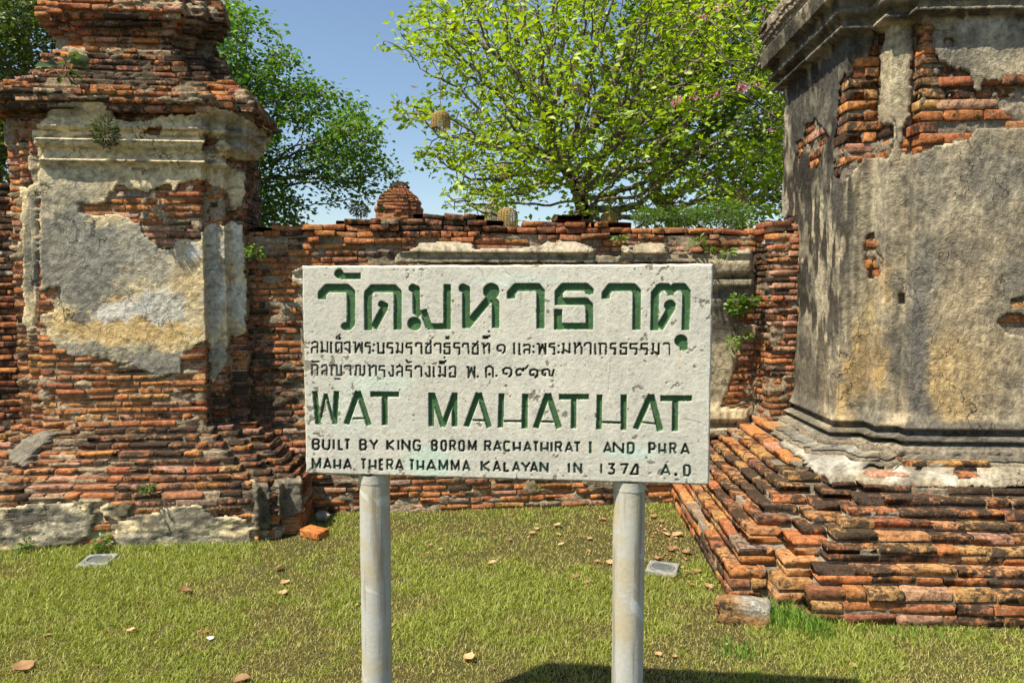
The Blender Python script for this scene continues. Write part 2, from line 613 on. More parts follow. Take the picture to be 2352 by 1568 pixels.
def sheet(fr, plan, zr, dfn, thfn, sdf, colfn, root, name='stucco', ds=0.01, dz=0.01, segs=None, rough=0.006, label=None, edge=0.03, seed=0):
    """stucco coat over a stepped outline: kept where sdf(u, v) < 0; a rim closes it back to the brickwork"""
    B, O = grid_plan(plan, ds, segs)
    zz = np.arange(zr[0], zr[1], dz)
    d0 = dfn(zz)
    sarc = np.concatenate([[0], np.cumsum(np.hypot(*(B[1:] - B[:-1]).T))])
    SS, ZZ = np.meshgrid(sarc, zz)
    D0 = np.repeat(d0[:, None], len(B), 1)
    def place(dd):
        return fr.w(B[None, :, 0] + O[None, :, 0] * dd, B[None, :, 1] + O[None, :, 1] * dd, ZZ)
    W0 = place(D0)
    u, v, _ = proj(W0)
    s = sdf(u, v)
    if callable(rough): rough = rough(ZZ)
    nz = rough * 2 * (fbm(SS * 9 + seed, ZZ * 9, 4, seed) - 0.5) + rough * 0.9 * (fbm(SS * 45, ZZ * 45 + seed, 3, seed + 3) - 0.5)
    th = thfn(zz)[:, None] if callable(thfn) else thfn
    th = th * (0.55 + 0.45 * sstep(0, -7, s))
    W = place(D0 + th + nz)
    keepv = s < 0
    nr, nc = ZZ.shape
    idx = np.arange(nr * nc).reshape(nr, nc)
    F = np.stack([idx[:-1, :-1], idx[:-1, 1:], idx[1:, 1:], idx[1:, :-1]], -1)
    kf = keepv[:-1, :-1] & keepv[:-1, 1:] & keepv[1:, 1:] & keepv[1:, :-1]
    F = F[kf]
    if len(F) == 0: return None
    E = np.concatenate([F[:, [0, 1]], F[:, [1, 2]], F[:, [2, 3]], F[:, [3, 0]]])
    key = np.sort(E, 1); kk = key[:, 0].astype(np.int64) * (nr * nc) + key[:, 1]
    uq, inv, cnt = np.unique(kk, return_inverse=True, return_counts=True)
    Bd = E[cnt[inv] == 1]
    WI = place(D0 - edge)
    allW = np.concatenate([W.reshape(-1, 3), WI.reshape(-1, 3)])
    n = nr * nc
    RF = np.stack([Bd[:, 1], Bd[:, 0], Bd[:, 0] + n, Bd[:, 1] + n], 1)
    FF = np.concatenate([F, RF])
    C = colfn(u, v, W).reshape(-1, 3)
    CI = C * 0.75
    allC = np.concatenate([C, CI])
    used = np.unique(FF); mp = np.full(2 * n, -1); mp[used] = np.arange(len(used))
    Fm = mp[FF]; lab = np.arange(len(used))
    for _ in range(400):
        mn = lab[Fm].min(1); new = lab.copy()
        for c_ in range(4): np.minimum.at(new, Fm[:, c_], mn)
        new = new[new]
        if (new == lab).all(): break
        lab = new
    fl = lab[Fm[:, 0]]
    ids, ct_ = np.unique(fl, return_counts=True)
    AW = allW[used]; AC = allC[used]
    for i_, n_ in sorted(zip(ids, ct_), key=lambda q: -q[1]):
        if n_ < 40: continue
        f = Fm[fl == i_]; us = np.unique(f); m2 = np.full(len(used), -1); m2[us] = np.arange(len(us))
        o = mesh_np(name, AW[us], m2[f], mat=M_PL, col=AC[us], smooth=True, parent=root)

def union(polys, holes=(), wob=5.0, sc=14.0, seed=0):
    def f(u, v):
        w = wob * 2 * (fbm(u / sc, v / sc, 3, seed) - 0.5)
        d = np.full(u.shape, 1e9)
        for p in polys:
            d = np.minimum(d, poly_sdf(u, v, p))
        for h in holes:
            d = np.maximum(d, -poly_sdf(u, v, h))
        return d + w
    return f

def blend(base, bls, u, v, wob=0.0, seed=0, sharp=False):
    """base (...,3); blobs (u, v, ru, rv, rgb, strength)"""
    C = base
    du = 30 * (fbm(u / 28, v / 28, 3, seed + 40) - 0.5) * wob; dv = 30 * (fbm(u / 28 + 9, v / 28, 3, seed + 41) - 0.5) * wob
    for b in bls:
        f = blob(u + du, v + dv, b, sharp)[..., None] * b[5]
        C = C * (1 - f) + np.array(b[4]) * f
    return C

CREAM = (0.62, 0.51, 0.31); GREY = (0.235, 0.225, 0.19); OCHRE = (0.60, 0.41, 0.17); WHITE = (0.66, 0.64, 0.58); BLACK = (0.035, 0.031, 0.025)
TAN = (0.36, 0.30, 0.20)
def prof(pts):
    zz = np.array([p[0] for p in pts]); dd = np.array([p[1] for p in pts])
    o = np.argsort(zz, kind='stable')
    return lambda z: np.interp(z, zz[o], dd[o])

# ================================================================== brick gate pier on the left
FL = Frame(-2.69, 4.80, 5.0)
PL_PLAN = [(-0.2, 0.62), (-0.79, 0.62), (-0.79, 0.16), (-0.67, 0.16), (-0.67, 0.08), (-0.55, 0.08), (-0.55, 0.0),
           (0.55, 0.0), (0.55, 0.08), (0.67, 0.08), (0.67, 0.16), (0.79, 0.16), (0.79, 0.62), (0.2, 0.62)]
pier = thing('brick_pier', (-2.69, 4.80, 0), 'tall weathered brick gate pier with peeling cream stucco and stepped top, beside the white sign', 'pier', 'ruined gate piers')
cs = []
z = -0.05
# plinth
for k in range(8):
    cs.append((z, z + 0.05, 0.45)); z += 0.05
zb = z
nst = 8
for k in range(nst):
    cs.append((z, z + 0.0425, 0.41 - 0.052 * k)); z += 0.0425
zp0 = z                                     # foot of the panel
ztop = zfor(258, 4.75)
n = int(round((ztop - z) / 0.0467)); h = (ztop - z) / n
for k in range(n):
    cs.append((z, z + h, 0.0)); z += h
hc = 0.0455
for d in (0.09, 0.12, 0.12, 0.07, 0.05):
    cs.append((z, z + hc, d)); z += hc
for d in (-0.03, -0.07, -0.10, -0.13, -0.15, -0.16):
    cs.append((z, z + hc, d)); z += hc
for d in (-0.25, -0.24, -0.22, -0.19, -0.16, -0.14, -0.14, -0.15, -0.17, -0.2, -0.25, -0.3, -0.33):
    cs.append((z, z + hc, d)); z += hc
zp9 = z

PA = [(75, 300), (84, 285), (110, 270), (114, 253), (139, 234), (220, 229), (256, 249), (264, 271), (304, 280), (375, 265), (447, 262), (480, 245), (520, 252), (560, 268), (600, 285), (622, 300),
      (618, 345), (590, 370), (560, 372), (560, 400), (562, 440), (552, 480), (528, 486), (520, 478), (522, 445), (500, 430), (478, 428), (466, 418), (452, 414), (458, 549), (470, 520), (480, 508), (512, 520), (530, 508), (558, 515), (562, 560), (566, 700), (562, 765),
      (540, 775), (528, 770), (520, 830), (488, 880), (482, 870), (476, 780), (467, 788), (428, 806), (417, 828), (414, 857), (366, 867), (344, 861), (300, 839), (234, 824), (165, 821),
      (132, 806), (110, 773), (99, 722), (125, 715), (146, 673), (140, 660), (97, 672), (95, 600), (92, 440), (90, 370)]
HA = [[(242, 469), (253, 443), (275, 428), (330, 443), (385, 428), (399, 443), (417, 421), (452, 414), (500, 430), (530, 470), (530, 490), (520, 505), (470, 512), (456, 549), (403, 546), (396, 568), (366, 571), (352, 553), (330, 535), (322, 513), (278, 491), (220, 494), (185, 487), (185, 469)],
      [(332, 296), (370, 292), (368, 308), (330, 310)], [(468, 318), (498, 318), (498, 352), (470, 350)], [(512, 362), (560, 372), (560, 395), (530, 385)]]
PBASE = [[(8, 1163), (90, 1155), (210, 1150), (222, 1184), (212, 1225), (178, 1250), (15, 1268), (-60, 1268), (-60, 1170)],
         [(265, 1204), (290, 1184), (356, 1175), (418, 1155), (460, 1155), (493, 1184), (567, 1188), (577, 1233), (577, 1260), (414, 1262), (290, 1262), (253, 1243)],
         [(578, 1100), (620, 1108), (618, 1215), (580, 1228)], [(630, 1100), (690, 1095), (700, 1175), (640, 1195)],
         [(230, 1155), (285, 1150), (310, 1165), (300, 1185), (262, 1200), (232, 1190)]]
PSTRIP = [[(50, 430), (88, 425), (88, 700), (82, 760), (70, 770), (58, 740)], [(22, 1040), (60, 1005), (110, 985), (128, 995), (90, 1030), (55, 1075), (25, 1065)]]
cov_l = union([PA] + PBASE + PSTRIP, HA, 6.0, 13.0, 3)

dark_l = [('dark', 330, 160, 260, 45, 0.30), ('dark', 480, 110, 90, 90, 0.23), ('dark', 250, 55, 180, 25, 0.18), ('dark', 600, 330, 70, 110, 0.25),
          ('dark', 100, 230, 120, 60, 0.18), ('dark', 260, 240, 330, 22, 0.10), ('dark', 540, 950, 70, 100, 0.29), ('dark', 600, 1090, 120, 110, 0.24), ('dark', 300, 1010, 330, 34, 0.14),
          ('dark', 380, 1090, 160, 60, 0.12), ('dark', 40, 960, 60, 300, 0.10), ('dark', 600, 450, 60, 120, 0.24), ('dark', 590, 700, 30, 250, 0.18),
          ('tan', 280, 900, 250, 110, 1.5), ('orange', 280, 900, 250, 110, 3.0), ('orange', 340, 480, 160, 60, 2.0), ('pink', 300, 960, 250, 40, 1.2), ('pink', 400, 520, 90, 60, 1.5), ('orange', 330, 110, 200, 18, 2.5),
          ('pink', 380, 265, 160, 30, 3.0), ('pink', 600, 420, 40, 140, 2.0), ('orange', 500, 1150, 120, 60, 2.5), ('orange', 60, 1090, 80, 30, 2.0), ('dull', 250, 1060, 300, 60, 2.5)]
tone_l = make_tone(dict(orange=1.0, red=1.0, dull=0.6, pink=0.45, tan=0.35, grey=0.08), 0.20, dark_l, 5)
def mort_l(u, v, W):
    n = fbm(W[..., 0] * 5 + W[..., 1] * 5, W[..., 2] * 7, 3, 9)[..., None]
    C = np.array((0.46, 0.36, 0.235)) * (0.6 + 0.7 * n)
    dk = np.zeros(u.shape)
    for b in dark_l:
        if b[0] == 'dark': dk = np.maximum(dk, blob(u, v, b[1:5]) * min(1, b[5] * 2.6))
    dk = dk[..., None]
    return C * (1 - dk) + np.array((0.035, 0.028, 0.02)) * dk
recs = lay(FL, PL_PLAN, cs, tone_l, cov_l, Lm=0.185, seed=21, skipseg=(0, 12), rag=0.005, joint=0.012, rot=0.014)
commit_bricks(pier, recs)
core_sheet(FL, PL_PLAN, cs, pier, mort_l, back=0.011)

Y0 = 4.75
zv = lambda v: zfor(v, Y0)
dprof = prof([(-0.1, 0.45), (zb, 0.45), (zb + 0.0425 * nst, 0.41 - 0.052 * 7), (zp0 + 0.001, 0.0), (zv(382), 0.0), (zv(376), 0.012), (zv(370), 0.040), (zv(366), 0.034), (zv(362), 0.008), (zv(345), 0.012),
              (zv(340), 0.014), (zv(336), 0.050), (zv(331), 0.058), (zv(328), 0.045), (zv(325), 0.068), (zv(321), 0.062), (zv(318), 0.018), (zv(300), 0.018), (zv(297), 0.05), (zv(289), 0.062), (zv(286), 0.03), (zv(272), 0.035), (zv(255), 0.07), (zv(240), 0.10), (zv(225), 0.12)])
bl_l = [(150, 470, 70, 60, GREY, .75), (180, 600, 110, 120, GREY, .9), (280, 560, 130, 60, (0.29, .28, .235), .8), (230, 640, 90, 70, GREY, .7), (360, 600, 90, 60, (.34, .32, .26), .8),
        (420, 620, 40, 90, CREAM, .5), (240, 545, 40, 20, GREY, .7), (150, 250, 60, 26, GREY, .6), (130, 400, 50, 60, (.44, .39, .27), .6), (200, 420, 60, 40, (.44, .40, .29), .6), (360, 390, 70, 40, CREAM, .8),
        (300, 760, 170, 30, OCHRE, .8), (160, 735, 40, 30, OCHRE, .7), (270, 690, 40, 16, OCHRE, .6), (430, 650, 40, 50, OCHRE, .35), (380, 790, 60, 25, OCHRE, .5),
        (270, 715, 56, 26, WHITE, .8), (370, 705, 56, 46, (.56, .56, .52), .7), (320, 705, 50, 30, (.56, .54, .48), .6), (440, 575, 22, 14, WHITE, .8), (190, 730, 25, 14, (.16, .15, .13), .9),
        (180, 800, 70, 18, GREY, .8), (360, 835, 90, 34, GREY, .95), (300, 810, 100, 18, (.26, .24, .19), .7), (110, 650, 16, 90, (.2, .19, .16), .6),
        (490, 640, 26, 160, (.46, .44, .38), .8), (545, 560, 20, 60, WHITE, .6), (545, 690, 20, 60, (.5, .5, .47), .7), (512, 680, 14, 30, WHITE, .6), (500, 830, 30, 50, GREY, .8),
        (560, 320, 60, 50, (.30, .27, .20), .8), (500, 280, 60, 30, (.33, .29, .21), .7), (72, 560, 14, 140, (.2, .19, .15), .85),
        (100, 1200, 110, 60, (.42, .38, .30), .7), (60, 1190, 50, 25, (.12, .11, .09), .8), (280, 1165, 40, 24, BLACK, .8), (420, 1190, 90, 30, (.30, .28, .22), .6), (380, 1235, 160, 20, (.40, .36, .28), .8),
        (450, 1110, 90, 30, BLACK, .85), (600, 1160, 30, 70, (.10, .09, .07), .9), (665, 1140, 30, 60, (.17, .15, .11), .9), (80, 1030, 110, 70, (.17, .15, .12), .95), (660, 1140, 50, 60, (.14, .125, .10), .9)]
def col_l(u, v, W):
    n = fbm(u / 55, v / 40, 4, 31)[..., None]; n2 = fbm(u / 17, v / 9, 4, 32)[..., None]
    C = np.array(CREAM) * (0.80 + 0.5 * n)
    C = blend(C, bl_l, u, v, 0.6, 3, True)
    st = sstep(0.60, 0.72, n2) * 0.45
    C = C * (1 - st) + np.array((0.10, 0.09, 0.07)) * st
    lo = (sstep(0.46, 0.60, fbm(u / 30, v / 18, 4, 35)) * sstep(1120, 1150, v))[..., None] * 0.75
    C = C * (1 - lo) + np.array((0.10, 0.09, 0.075)) * lo
    # broken black lines under the mouldings
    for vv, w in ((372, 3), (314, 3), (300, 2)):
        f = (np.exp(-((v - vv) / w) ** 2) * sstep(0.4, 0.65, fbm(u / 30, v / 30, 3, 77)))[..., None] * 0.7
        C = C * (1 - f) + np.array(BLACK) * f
    return C
segs_l = list(range(1, 12))
sheet(FL, PL_PLAN, (-0.04, zv(226)), dprof, 0.011, cov_l, col_l, pier, 'stucco', 0.0095, 0.0095, segs_l, lambda z: 0.007 + 0.008 * (z < 0.5), label='cream and grey stucco, half fallen off, over the pier')

# ================================================================== boundary wall
WPLAN = [(0.55, 0.23), (4.62, 0.23), (4.62, -0.06), (5.2, -0.06)]
wall = thing('boundary_wall', (0.0, 5.2, 0), 'low ruined brick wall with ragged top running behind the white sign between the two piers', 'wall')
ws_ = []
z = -0.04
YW = 5.2
top_pts = [(560, 520), (585, 517), (640, 512), (700, 508), (760, 503), (800, 498), (830, 492), (880, 491), (930, 498), (978, 492), (982, 483), (1095, 483), (1103, 496), (1115, 500), (1150, 505), (1200, 506), (1240, 497), (1315, 490), (1330, 505), (1440, 511), (1500, 511), (1580, 513), (1640, 516), (1735, 516), (1740, 514), (1850, 512)]
tu = [p[0] for p in top_pts]; tv = [p[1] for p in top_pts]
hW = 0.047
while z < zfor(478, 5.1):
    d = 0.10 if z < 0.32 else (0.05 if z < 0.46 else 0.0)
    ws_.append((z, z + hW, d)); z += hW
def keep_w(u, v, x, z1, rr):
    p = at(u, np.interp(u, tu, tv), 5.2 + (u - 1100) * 0.0003)
    return z1 < p[2] + rr.uniform(-0.012, 0.016)
POLYW = [[(905, 594), (912, 582), (955, 568), (966, 556), (1032, 554), (1081, 557), (1089, 570), (1148, 569), (1180, 570), (1241, 564), (1257, 554), (1281, 556), (1285, 550), (1325, 554), (1366, 572), (1362, 586), (1420, 586), (1430, 564), (1470, 560), (1495, 556), (1529, 558), (1532, 584), (1640, 584), (1700, 572), (1738, 572), (1742, 640), (1738, 690), (1700, 700), (1690, 735), (1720, 760), (1695, 820), (1672, 905), (1655, 935), (1738, 936), (1738, 1003), (1600, 1008), (1600, 604), (905, 606)],
         [(668, 620), (695, 612), (1000, 612), (1000, 1000), (700, 1000), (697, 900), (690, 760), (693, 720), (672, 705), (668, 690), (690, 682), (690, 660), (668, 650)],
         [(1000, 1098), (1240, 1098), (1250, 1112), (1150, 1120), (1020, 1116)], [(1150, 612), (1150, 985), (1610, 985), (1610, 612)]]
HW_ = [[(1365, 548), (1366, 570), (1360, 586), (1424, 586), (1428, 566), (1420, 548)]]
cov_w = union(POLYW, HW_, 3.5, 12.0, 8)
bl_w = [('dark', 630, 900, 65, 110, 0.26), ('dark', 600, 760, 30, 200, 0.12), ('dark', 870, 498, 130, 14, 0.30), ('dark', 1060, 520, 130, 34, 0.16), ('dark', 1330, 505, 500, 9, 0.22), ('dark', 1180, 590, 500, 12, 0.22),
        ('dark', 680, 1100, 30, 90, 0.23), ('orange', 760, 545, 190, 40, 2.5), ('orange', 1150, 1150, 400, 50, 4.5), ('dull', 1500, 560, 250, 30, 2.0), ('pink', 1620, 560, 100, 30, 1.0), ('grey', 700, 560, 90, 30, 0.5),
        ('orange', 640, 640, 60, 90, 2), ('dark', 1750, 600, 30, 60, 0.30), ('dark', 1755, 750, 30, 150, 0.12), ('pink', 1810, 700, 40, 250, 2.5), ('white', 1810, 560, 30, 80, 2.0), ('orange', 1700, 900, 60, 60, 3), ('orange', 1650, 1080, 60, 60, 3),
        ('grey', 1250, 1150, 200, 20, 0.6), ('white', 630, 1120, 50, 60, .4)]
tone_w = make_tone(dict(orange=1.0, red=1.1, dull=0.8, pink=0.35, tan=0.2, grey=0.12), 0.22, bl_w, 15)
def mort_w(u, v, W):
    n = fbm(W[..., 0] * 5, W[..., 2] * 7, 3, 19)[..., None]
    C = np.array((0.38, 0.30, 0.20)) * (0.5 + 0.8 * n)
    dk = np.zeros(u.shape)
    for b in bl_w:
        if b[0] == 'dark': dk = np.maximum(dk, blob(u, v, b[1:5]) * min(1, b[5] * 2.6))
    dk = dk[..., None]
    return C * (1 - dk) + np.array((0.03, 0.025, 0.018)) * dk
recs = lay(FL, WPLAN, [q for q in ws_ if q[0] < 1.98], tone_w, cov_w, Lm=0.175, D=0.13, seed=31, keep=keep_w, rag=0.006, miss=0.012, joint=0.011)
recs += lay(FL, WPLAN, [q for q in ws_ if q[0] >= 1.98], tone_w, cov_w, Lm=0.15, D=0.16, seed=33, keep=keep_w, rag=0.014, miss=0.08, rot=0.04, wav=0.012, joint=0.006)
# the far side of the wall, one brick thick, so that the ragged top has depth
recs += [(m, k, c, 0.0) for m, k, c, s_ in lay(FL, [(4.9, 0.62), (0.8, 0.62)], [q for q in ws_ if q[0] > 1.75], tone_w, None, Lm=0.2, D=0.30, seed=32, keep=keep_w, rag=0.01)]
commit_bricks(wall, recs)
core = [q for q in ws_ if q[1] < zfor(524, 5.15)]
core_sheet(FL, [(4.9, 0.60), (0.5, 0.60), (0.5, 0.23)] + WPLAN[1:] , core, wall, mort_w, cap=False, back=0.014)
cp = core[-1][1]
q = FL.w(np.array([0.5, 5.2, 5.2, 0.5]), np.array([0.24, 0.24, 0.60, 0.60]), cp)
mesh_np('wall_top', q, [[0, 1, 2, 3]], mat=M_MO, col=np.tile((0.10, 0.08, 0.055), (4, 1)), parent=wall)
YR = 5.38
zr = lambda v: zfor(v, YR)
dw = prof([(0, .0), (zr(1010), .0), (zr(1003), .03), (zr(996), .075), (zr(982), .08), (zr(978), .045), (zr(972), .03), (zr(968), .07), (zr(958), .085), (zr(940), .07), (zr(933), .02), (zr(925), .0),
           (zr(760), 0.0), (zr(740), .012), (zr(700), .03), (zr(690), .03), (zr(685), .015), (zr(665), .02), (zr(655), .05), (zr(642), .05), (zr(639), .02), (zr(634), .02), (zr(631), .05), (zr(624), .065), (zr(605), .075), (zr(592), .06), (zr(588), .062), (zr(585), .085), (zr(582), .088), (zr(572), .065), (zr(560), .035), (zr(552), .02)])
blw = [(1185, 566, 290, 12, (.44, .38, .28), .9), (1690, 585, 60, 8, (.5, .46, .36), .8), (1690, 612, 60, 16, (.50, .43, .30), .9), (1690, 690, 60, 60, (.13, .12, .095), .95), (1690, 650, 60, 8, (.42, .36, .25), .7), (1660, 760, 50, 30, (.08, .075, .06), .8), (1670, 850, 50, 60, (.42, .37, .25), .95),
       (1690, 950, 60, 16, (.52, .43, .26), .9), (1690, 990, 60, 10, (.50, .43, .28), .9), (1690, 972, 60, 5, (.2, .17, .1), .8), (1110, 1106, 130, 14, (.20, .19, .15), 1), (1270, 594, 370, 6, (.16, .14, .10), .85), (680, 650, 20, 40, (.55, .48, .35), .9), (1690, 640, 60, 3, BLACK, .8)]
def col_w(u, v, W):
    n = fbm(u / 30, v / 20, 4, 51)[..., None]
    C = np.array(TAN) * (0.6 + 0.8 * n)
    C = blend(C, blw, u, v, 0.25, 5)
    n2 = fbm(u / 9, v / 14, 3, 53)[..., None]
    st = sstep(0.58, 0.72, n2) * 0.5
    return C * (1 - st) + np.array((0.07, 0.06, 0.045)) * st
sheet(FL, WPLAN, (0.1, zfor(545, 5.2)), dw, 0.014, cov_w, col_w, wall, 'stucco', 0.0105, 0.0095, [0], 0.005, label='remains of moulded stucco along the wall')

# far stretch of wall seen past the left side of the pier
wall2 = thing('boundary_wall', (-4.2, 5.0, 0), 'stained, shade-darkened stretch of brick wall in the far left corner behind the stucco pier', 'wall')
c2 = [(q[0], q[1], 0.0) for q in ws_ if q[0] < zfor(425, 4.9)]
while c2[-1][1] < zfor(425, 4.9): c2.append((c2[-1][1], c2[-1][1] + hW, 0.0))
tone_2 = make_tone(dict(orange=0.4, red=0.8, dull=1.2, pink=0.2, grey=0.2), 0.33, [('dark', 20, 480, 90, 90, 0.22), ('white', 20, 590, 60, 40, 3)], 25)  # dark bricks: real stain, plus shade put into the colour
recs = lay(FL, [(-2.6, 0.30), (-0.7, 0.30)], c2, tone_2, None, Lm=0.175, D=0.13, seed=41)
commit_bricks(wall2, recs, 290)
def mort_2(u, v, W):
    return np.array((0.13, 0.10, 0.07)) * (0.4 + 0.9 * fbm(W[..., 0] * 5, W[..., 2] * 7, 3, 19)[..., None])  # mortar toned dark to match, stain and painted shade together
core_sheet(FL, [(-0.7, 0.6), (-2.6, 0.6), (-2.6, 0.3), (-0.7, 0.3)], c2, wall2, mort_2, cap=True)

# ================================================================== stuccoed pier on the right with its stepped brick base
FR = Frame(1.45, 3.30, -3.0)
RPLAN = [(1.2, 3.15), (-0.317, 3.15), (-0.317, 0.254), (-0.129, 0.254), (-0.129, 0.093), (0.0, 0.093), (0.0, 0.0), (3.6, 0.0), (3.6, 1.5)]
rp = thing('stuccoed_pier', (2.6, 4.5, 0), 'massive pier coated in stained grey and ochre stucco, standing on stepped brick courses', 'pier', 'ruined gate piers')
def steps(vs_, Ys, ds_, ns):
    out = []; z = -0.06
    for v, Y, d, n in zip(vs_, Ys, ds_, ns):
        z1 = zfor(v, Y); 
        for k in range(n):
            out.append((z + (z1 - z) * k / n, z + (z1 - z) * (k + 1) / n, d))
        z = z1
    return out, z
rc, zt = steps([1354, 1303, 1254, 1223, 1195, 1167, 1138, 1112], [3.29, 3.35, 3.41, 3.47, 3.53, 3.59, 3.65, 3.71], [0, -.06, -.12, -.18, -.24, -.30, -.36, -.42], [4, 2, 2, 1, 1, 1, 1, 1])
bz = zt
z = zt
uc = []
zc = zfor(44, 4.15)
for d in (-0.50, -0.62, -0.74):
    uc.append((z, z + 0.045, d)); z += 0.045
n = int(round((zc - z) / 0.066)); h = (zc - z) / n
for k in range(n):
    uc.append((z, z + h, -0.885)); z += h
zcb = z
for d in (-0.84, -0.80, -0.78, -0.76, -0.72, -0.70, -0.68, -0.64, -0.60, -0.58, -0.58, -0.60):
    uc.append((z, z + 0.047, -0.885 + 0.6 * (d + 0.885))); z += 0.047
# top of the base: rounded worn bricks
cov_holes = [[(1960, 205), (1962, 150), (1975, 135), (1998, 140), (1996, 280), (1985, 300), (1985, 360), (1955, 400), (1935, 412), (1920, 405), (1918, 330), (1925, 270), (1928, 225), (1932, 195), (1942, 175)],
             [(2008, 80), (2035, 75), (2032, 100), (2022, 130), (2022, 220), (2018, 262), (2020, 285), (2052, 292), (2050, 350), (2035, 362), (1990, 362), (1990, 300), (2000, 240), (2000, 130)],
             [(2100, 60), (2142, 60), (2140, 110), (2160, 145), (2225, 170), (2235, 210), (2250, 215), (2262, 190), (2360, 190), (2360, 292), (2240, 296), (2225, 318), (2150, 335), (2095, 355), (2072, 350), (2072, 300), (2092, 270), (2095, 150)],
             [(1853, 290), (1868, 285), (1875, 275), (1895, 300), (1905, 315), (1890, 345), (1880, 390), (1862, 385), (1860, 350), (1845, 335)], [(1832, 330), (1848, 320), (1846, 345), (1836, 374)],
             [(1992, 545), (2008, 540), (2012, 580), (2030, 598), (2020, 630), (1998, 638), (1988, 590)], [(2067, 678), (2076, 676), (2076, 694), (2068, 694)],
             [(2322, 690), (2365, 682), (2365, 705), (2325, 702)], [(2292, 740), (2312, 722), (2365, 728), (2365, 775), (2310, 762)], [(2168, 94), (2188, 90), (2190, 108), (2170, 110)],
             [(1770, 505), (1830, 500), (1828, 560), (1826, 600), (1833, 660), (1838, 720), (1832, 770), (1820, 790), (1800, 830), (1785, 860), (1778, 930), (1768, 960), (1740, 960), (1745, 500)],
             [(2045, 1058), (2060, 1050), (2068, 1062), (2060, 1070)], [(1985, 1068), (2040, 1070), (2040, 1090), (1990, 1095)], [(2100, 1066), (2115, 1052), (2125, 1066), (2115, 1080)], [(2185, 1080), (2220, 1062), (2245, 1085), (2215, 1100)]]
PR = [[(1740, 480), (1740, -60), (2500, -60), (2500, 1118), (2050, 1122), (1930, 1125), (1860, 1080), (1800, 1030), (1760, 985), (1760, 900)]]
cov_r = union(PR, cov_holes, 4.5, 12.0, 12)
tone_rb = make_tone(dict(orange=1.2, red=0.35, dull=0.5, pink=0.3, tan=1.3, grey=0.04), 0.295,
    [('dark', 2150, 1150, 420, 40, 0.16), ('dark', 1850, 1110, 160, 60, 0.19), ('dark', 1980, 1250, 70, 40, 0.13), ('dark', 1650, 1250, 60, 120, 0.07), ('tan', 2150, 1320, 300, 60, 2), ('pink', 2150, 1410, 300, 40, 0.8), ('dark', 2250, 1210, 120, 30, 0.10), ('grey', 1700, 1260, 40, 40, .5), ('dull', 2100, 1140, 300, 40, 3)], 35)
def mort_r(u, v, W):
    return np.array((0.36, 0.30, 0.22)) * (0.45 + 0.85 * fbm(W[..., 0] * 5 + W[..., 1] * 3, W[..., 2] * 7, 3, 29)[..., None])
recs = lay(FR, RPLAN, rc, tone_rb, None, Lm=0.215, D=0.17, seed=51, skipseg=(0, 7), rag=0.004, rot=0.011, joint=0.008, wav=0.007)
tone_ru = make_tone(dict(orange=1.6, red=0.5, dull=0.3, pink=0.3, tan=0.6), 0.28, [('dark', 1950, 150, 60, 90, 0.04), ('dull', 1800, 60, 80, 90, 3), ('dark', 1800, 90, 80, 120, 0.09), ('white', 1800, 640, 50, 260, 1.4), ('pink', 1800, 640, 50, 260, 1.4)], 45)
recs += lay(FR, RPLAN, uc, tone_ru, cov_r, Lm=0.27, D=0.11, seed=52, skipseg=(0, 7), rag=0.006)
commit_bricks(rp, recs, 298)
core_sheet(FR, RPLAN, rc + [(rc[-1][1], rc[-1][1] + 0.02, -0.5)], rp, mort_r, cap=False, back=0.012, smear=0.008)
core_sheet(FR, RPLAN, uc, rp, mort_r, name='pier_core', cap=True)
ZM = lambda v: zfor(v, 4.15)
dr = prof([(bz - 0.03, -.43), (bz + 0.02, -.46), (bz + 0.05, -.60), (bz + 0.085, -.66), (bz + 0.088, -.70), (ZM(1040), -.74), (ZM(1032), -.80), (ZM(1018), -.80), (ZM(1016), -.87), (ZM(1010), -.87), (ZM(1007), -.81), (ZM(1000), -.815), (ZM(998), -.885), (ZM(986), -.89), (ZM(982), -.84), (ZM(968), -.865), (ZM(950), -.882),
           (ZM(800), -.885), (ZM(90), -.885), (ZM(50), -.88), (ZM(44), -.865), (ZM(42), -.815), (ZM(32), -.81), (ZM(29), -.845), (ZM(12), -.84), (ZM(9), -.79), (ZM(-8), -.785), (ZM(-12), -.82), (ZM(-32), -.80), (ZM(-36), -.745), (ZM(-60), -.74), (ZM(-80), -.735), (ZM(-90), -.73)])
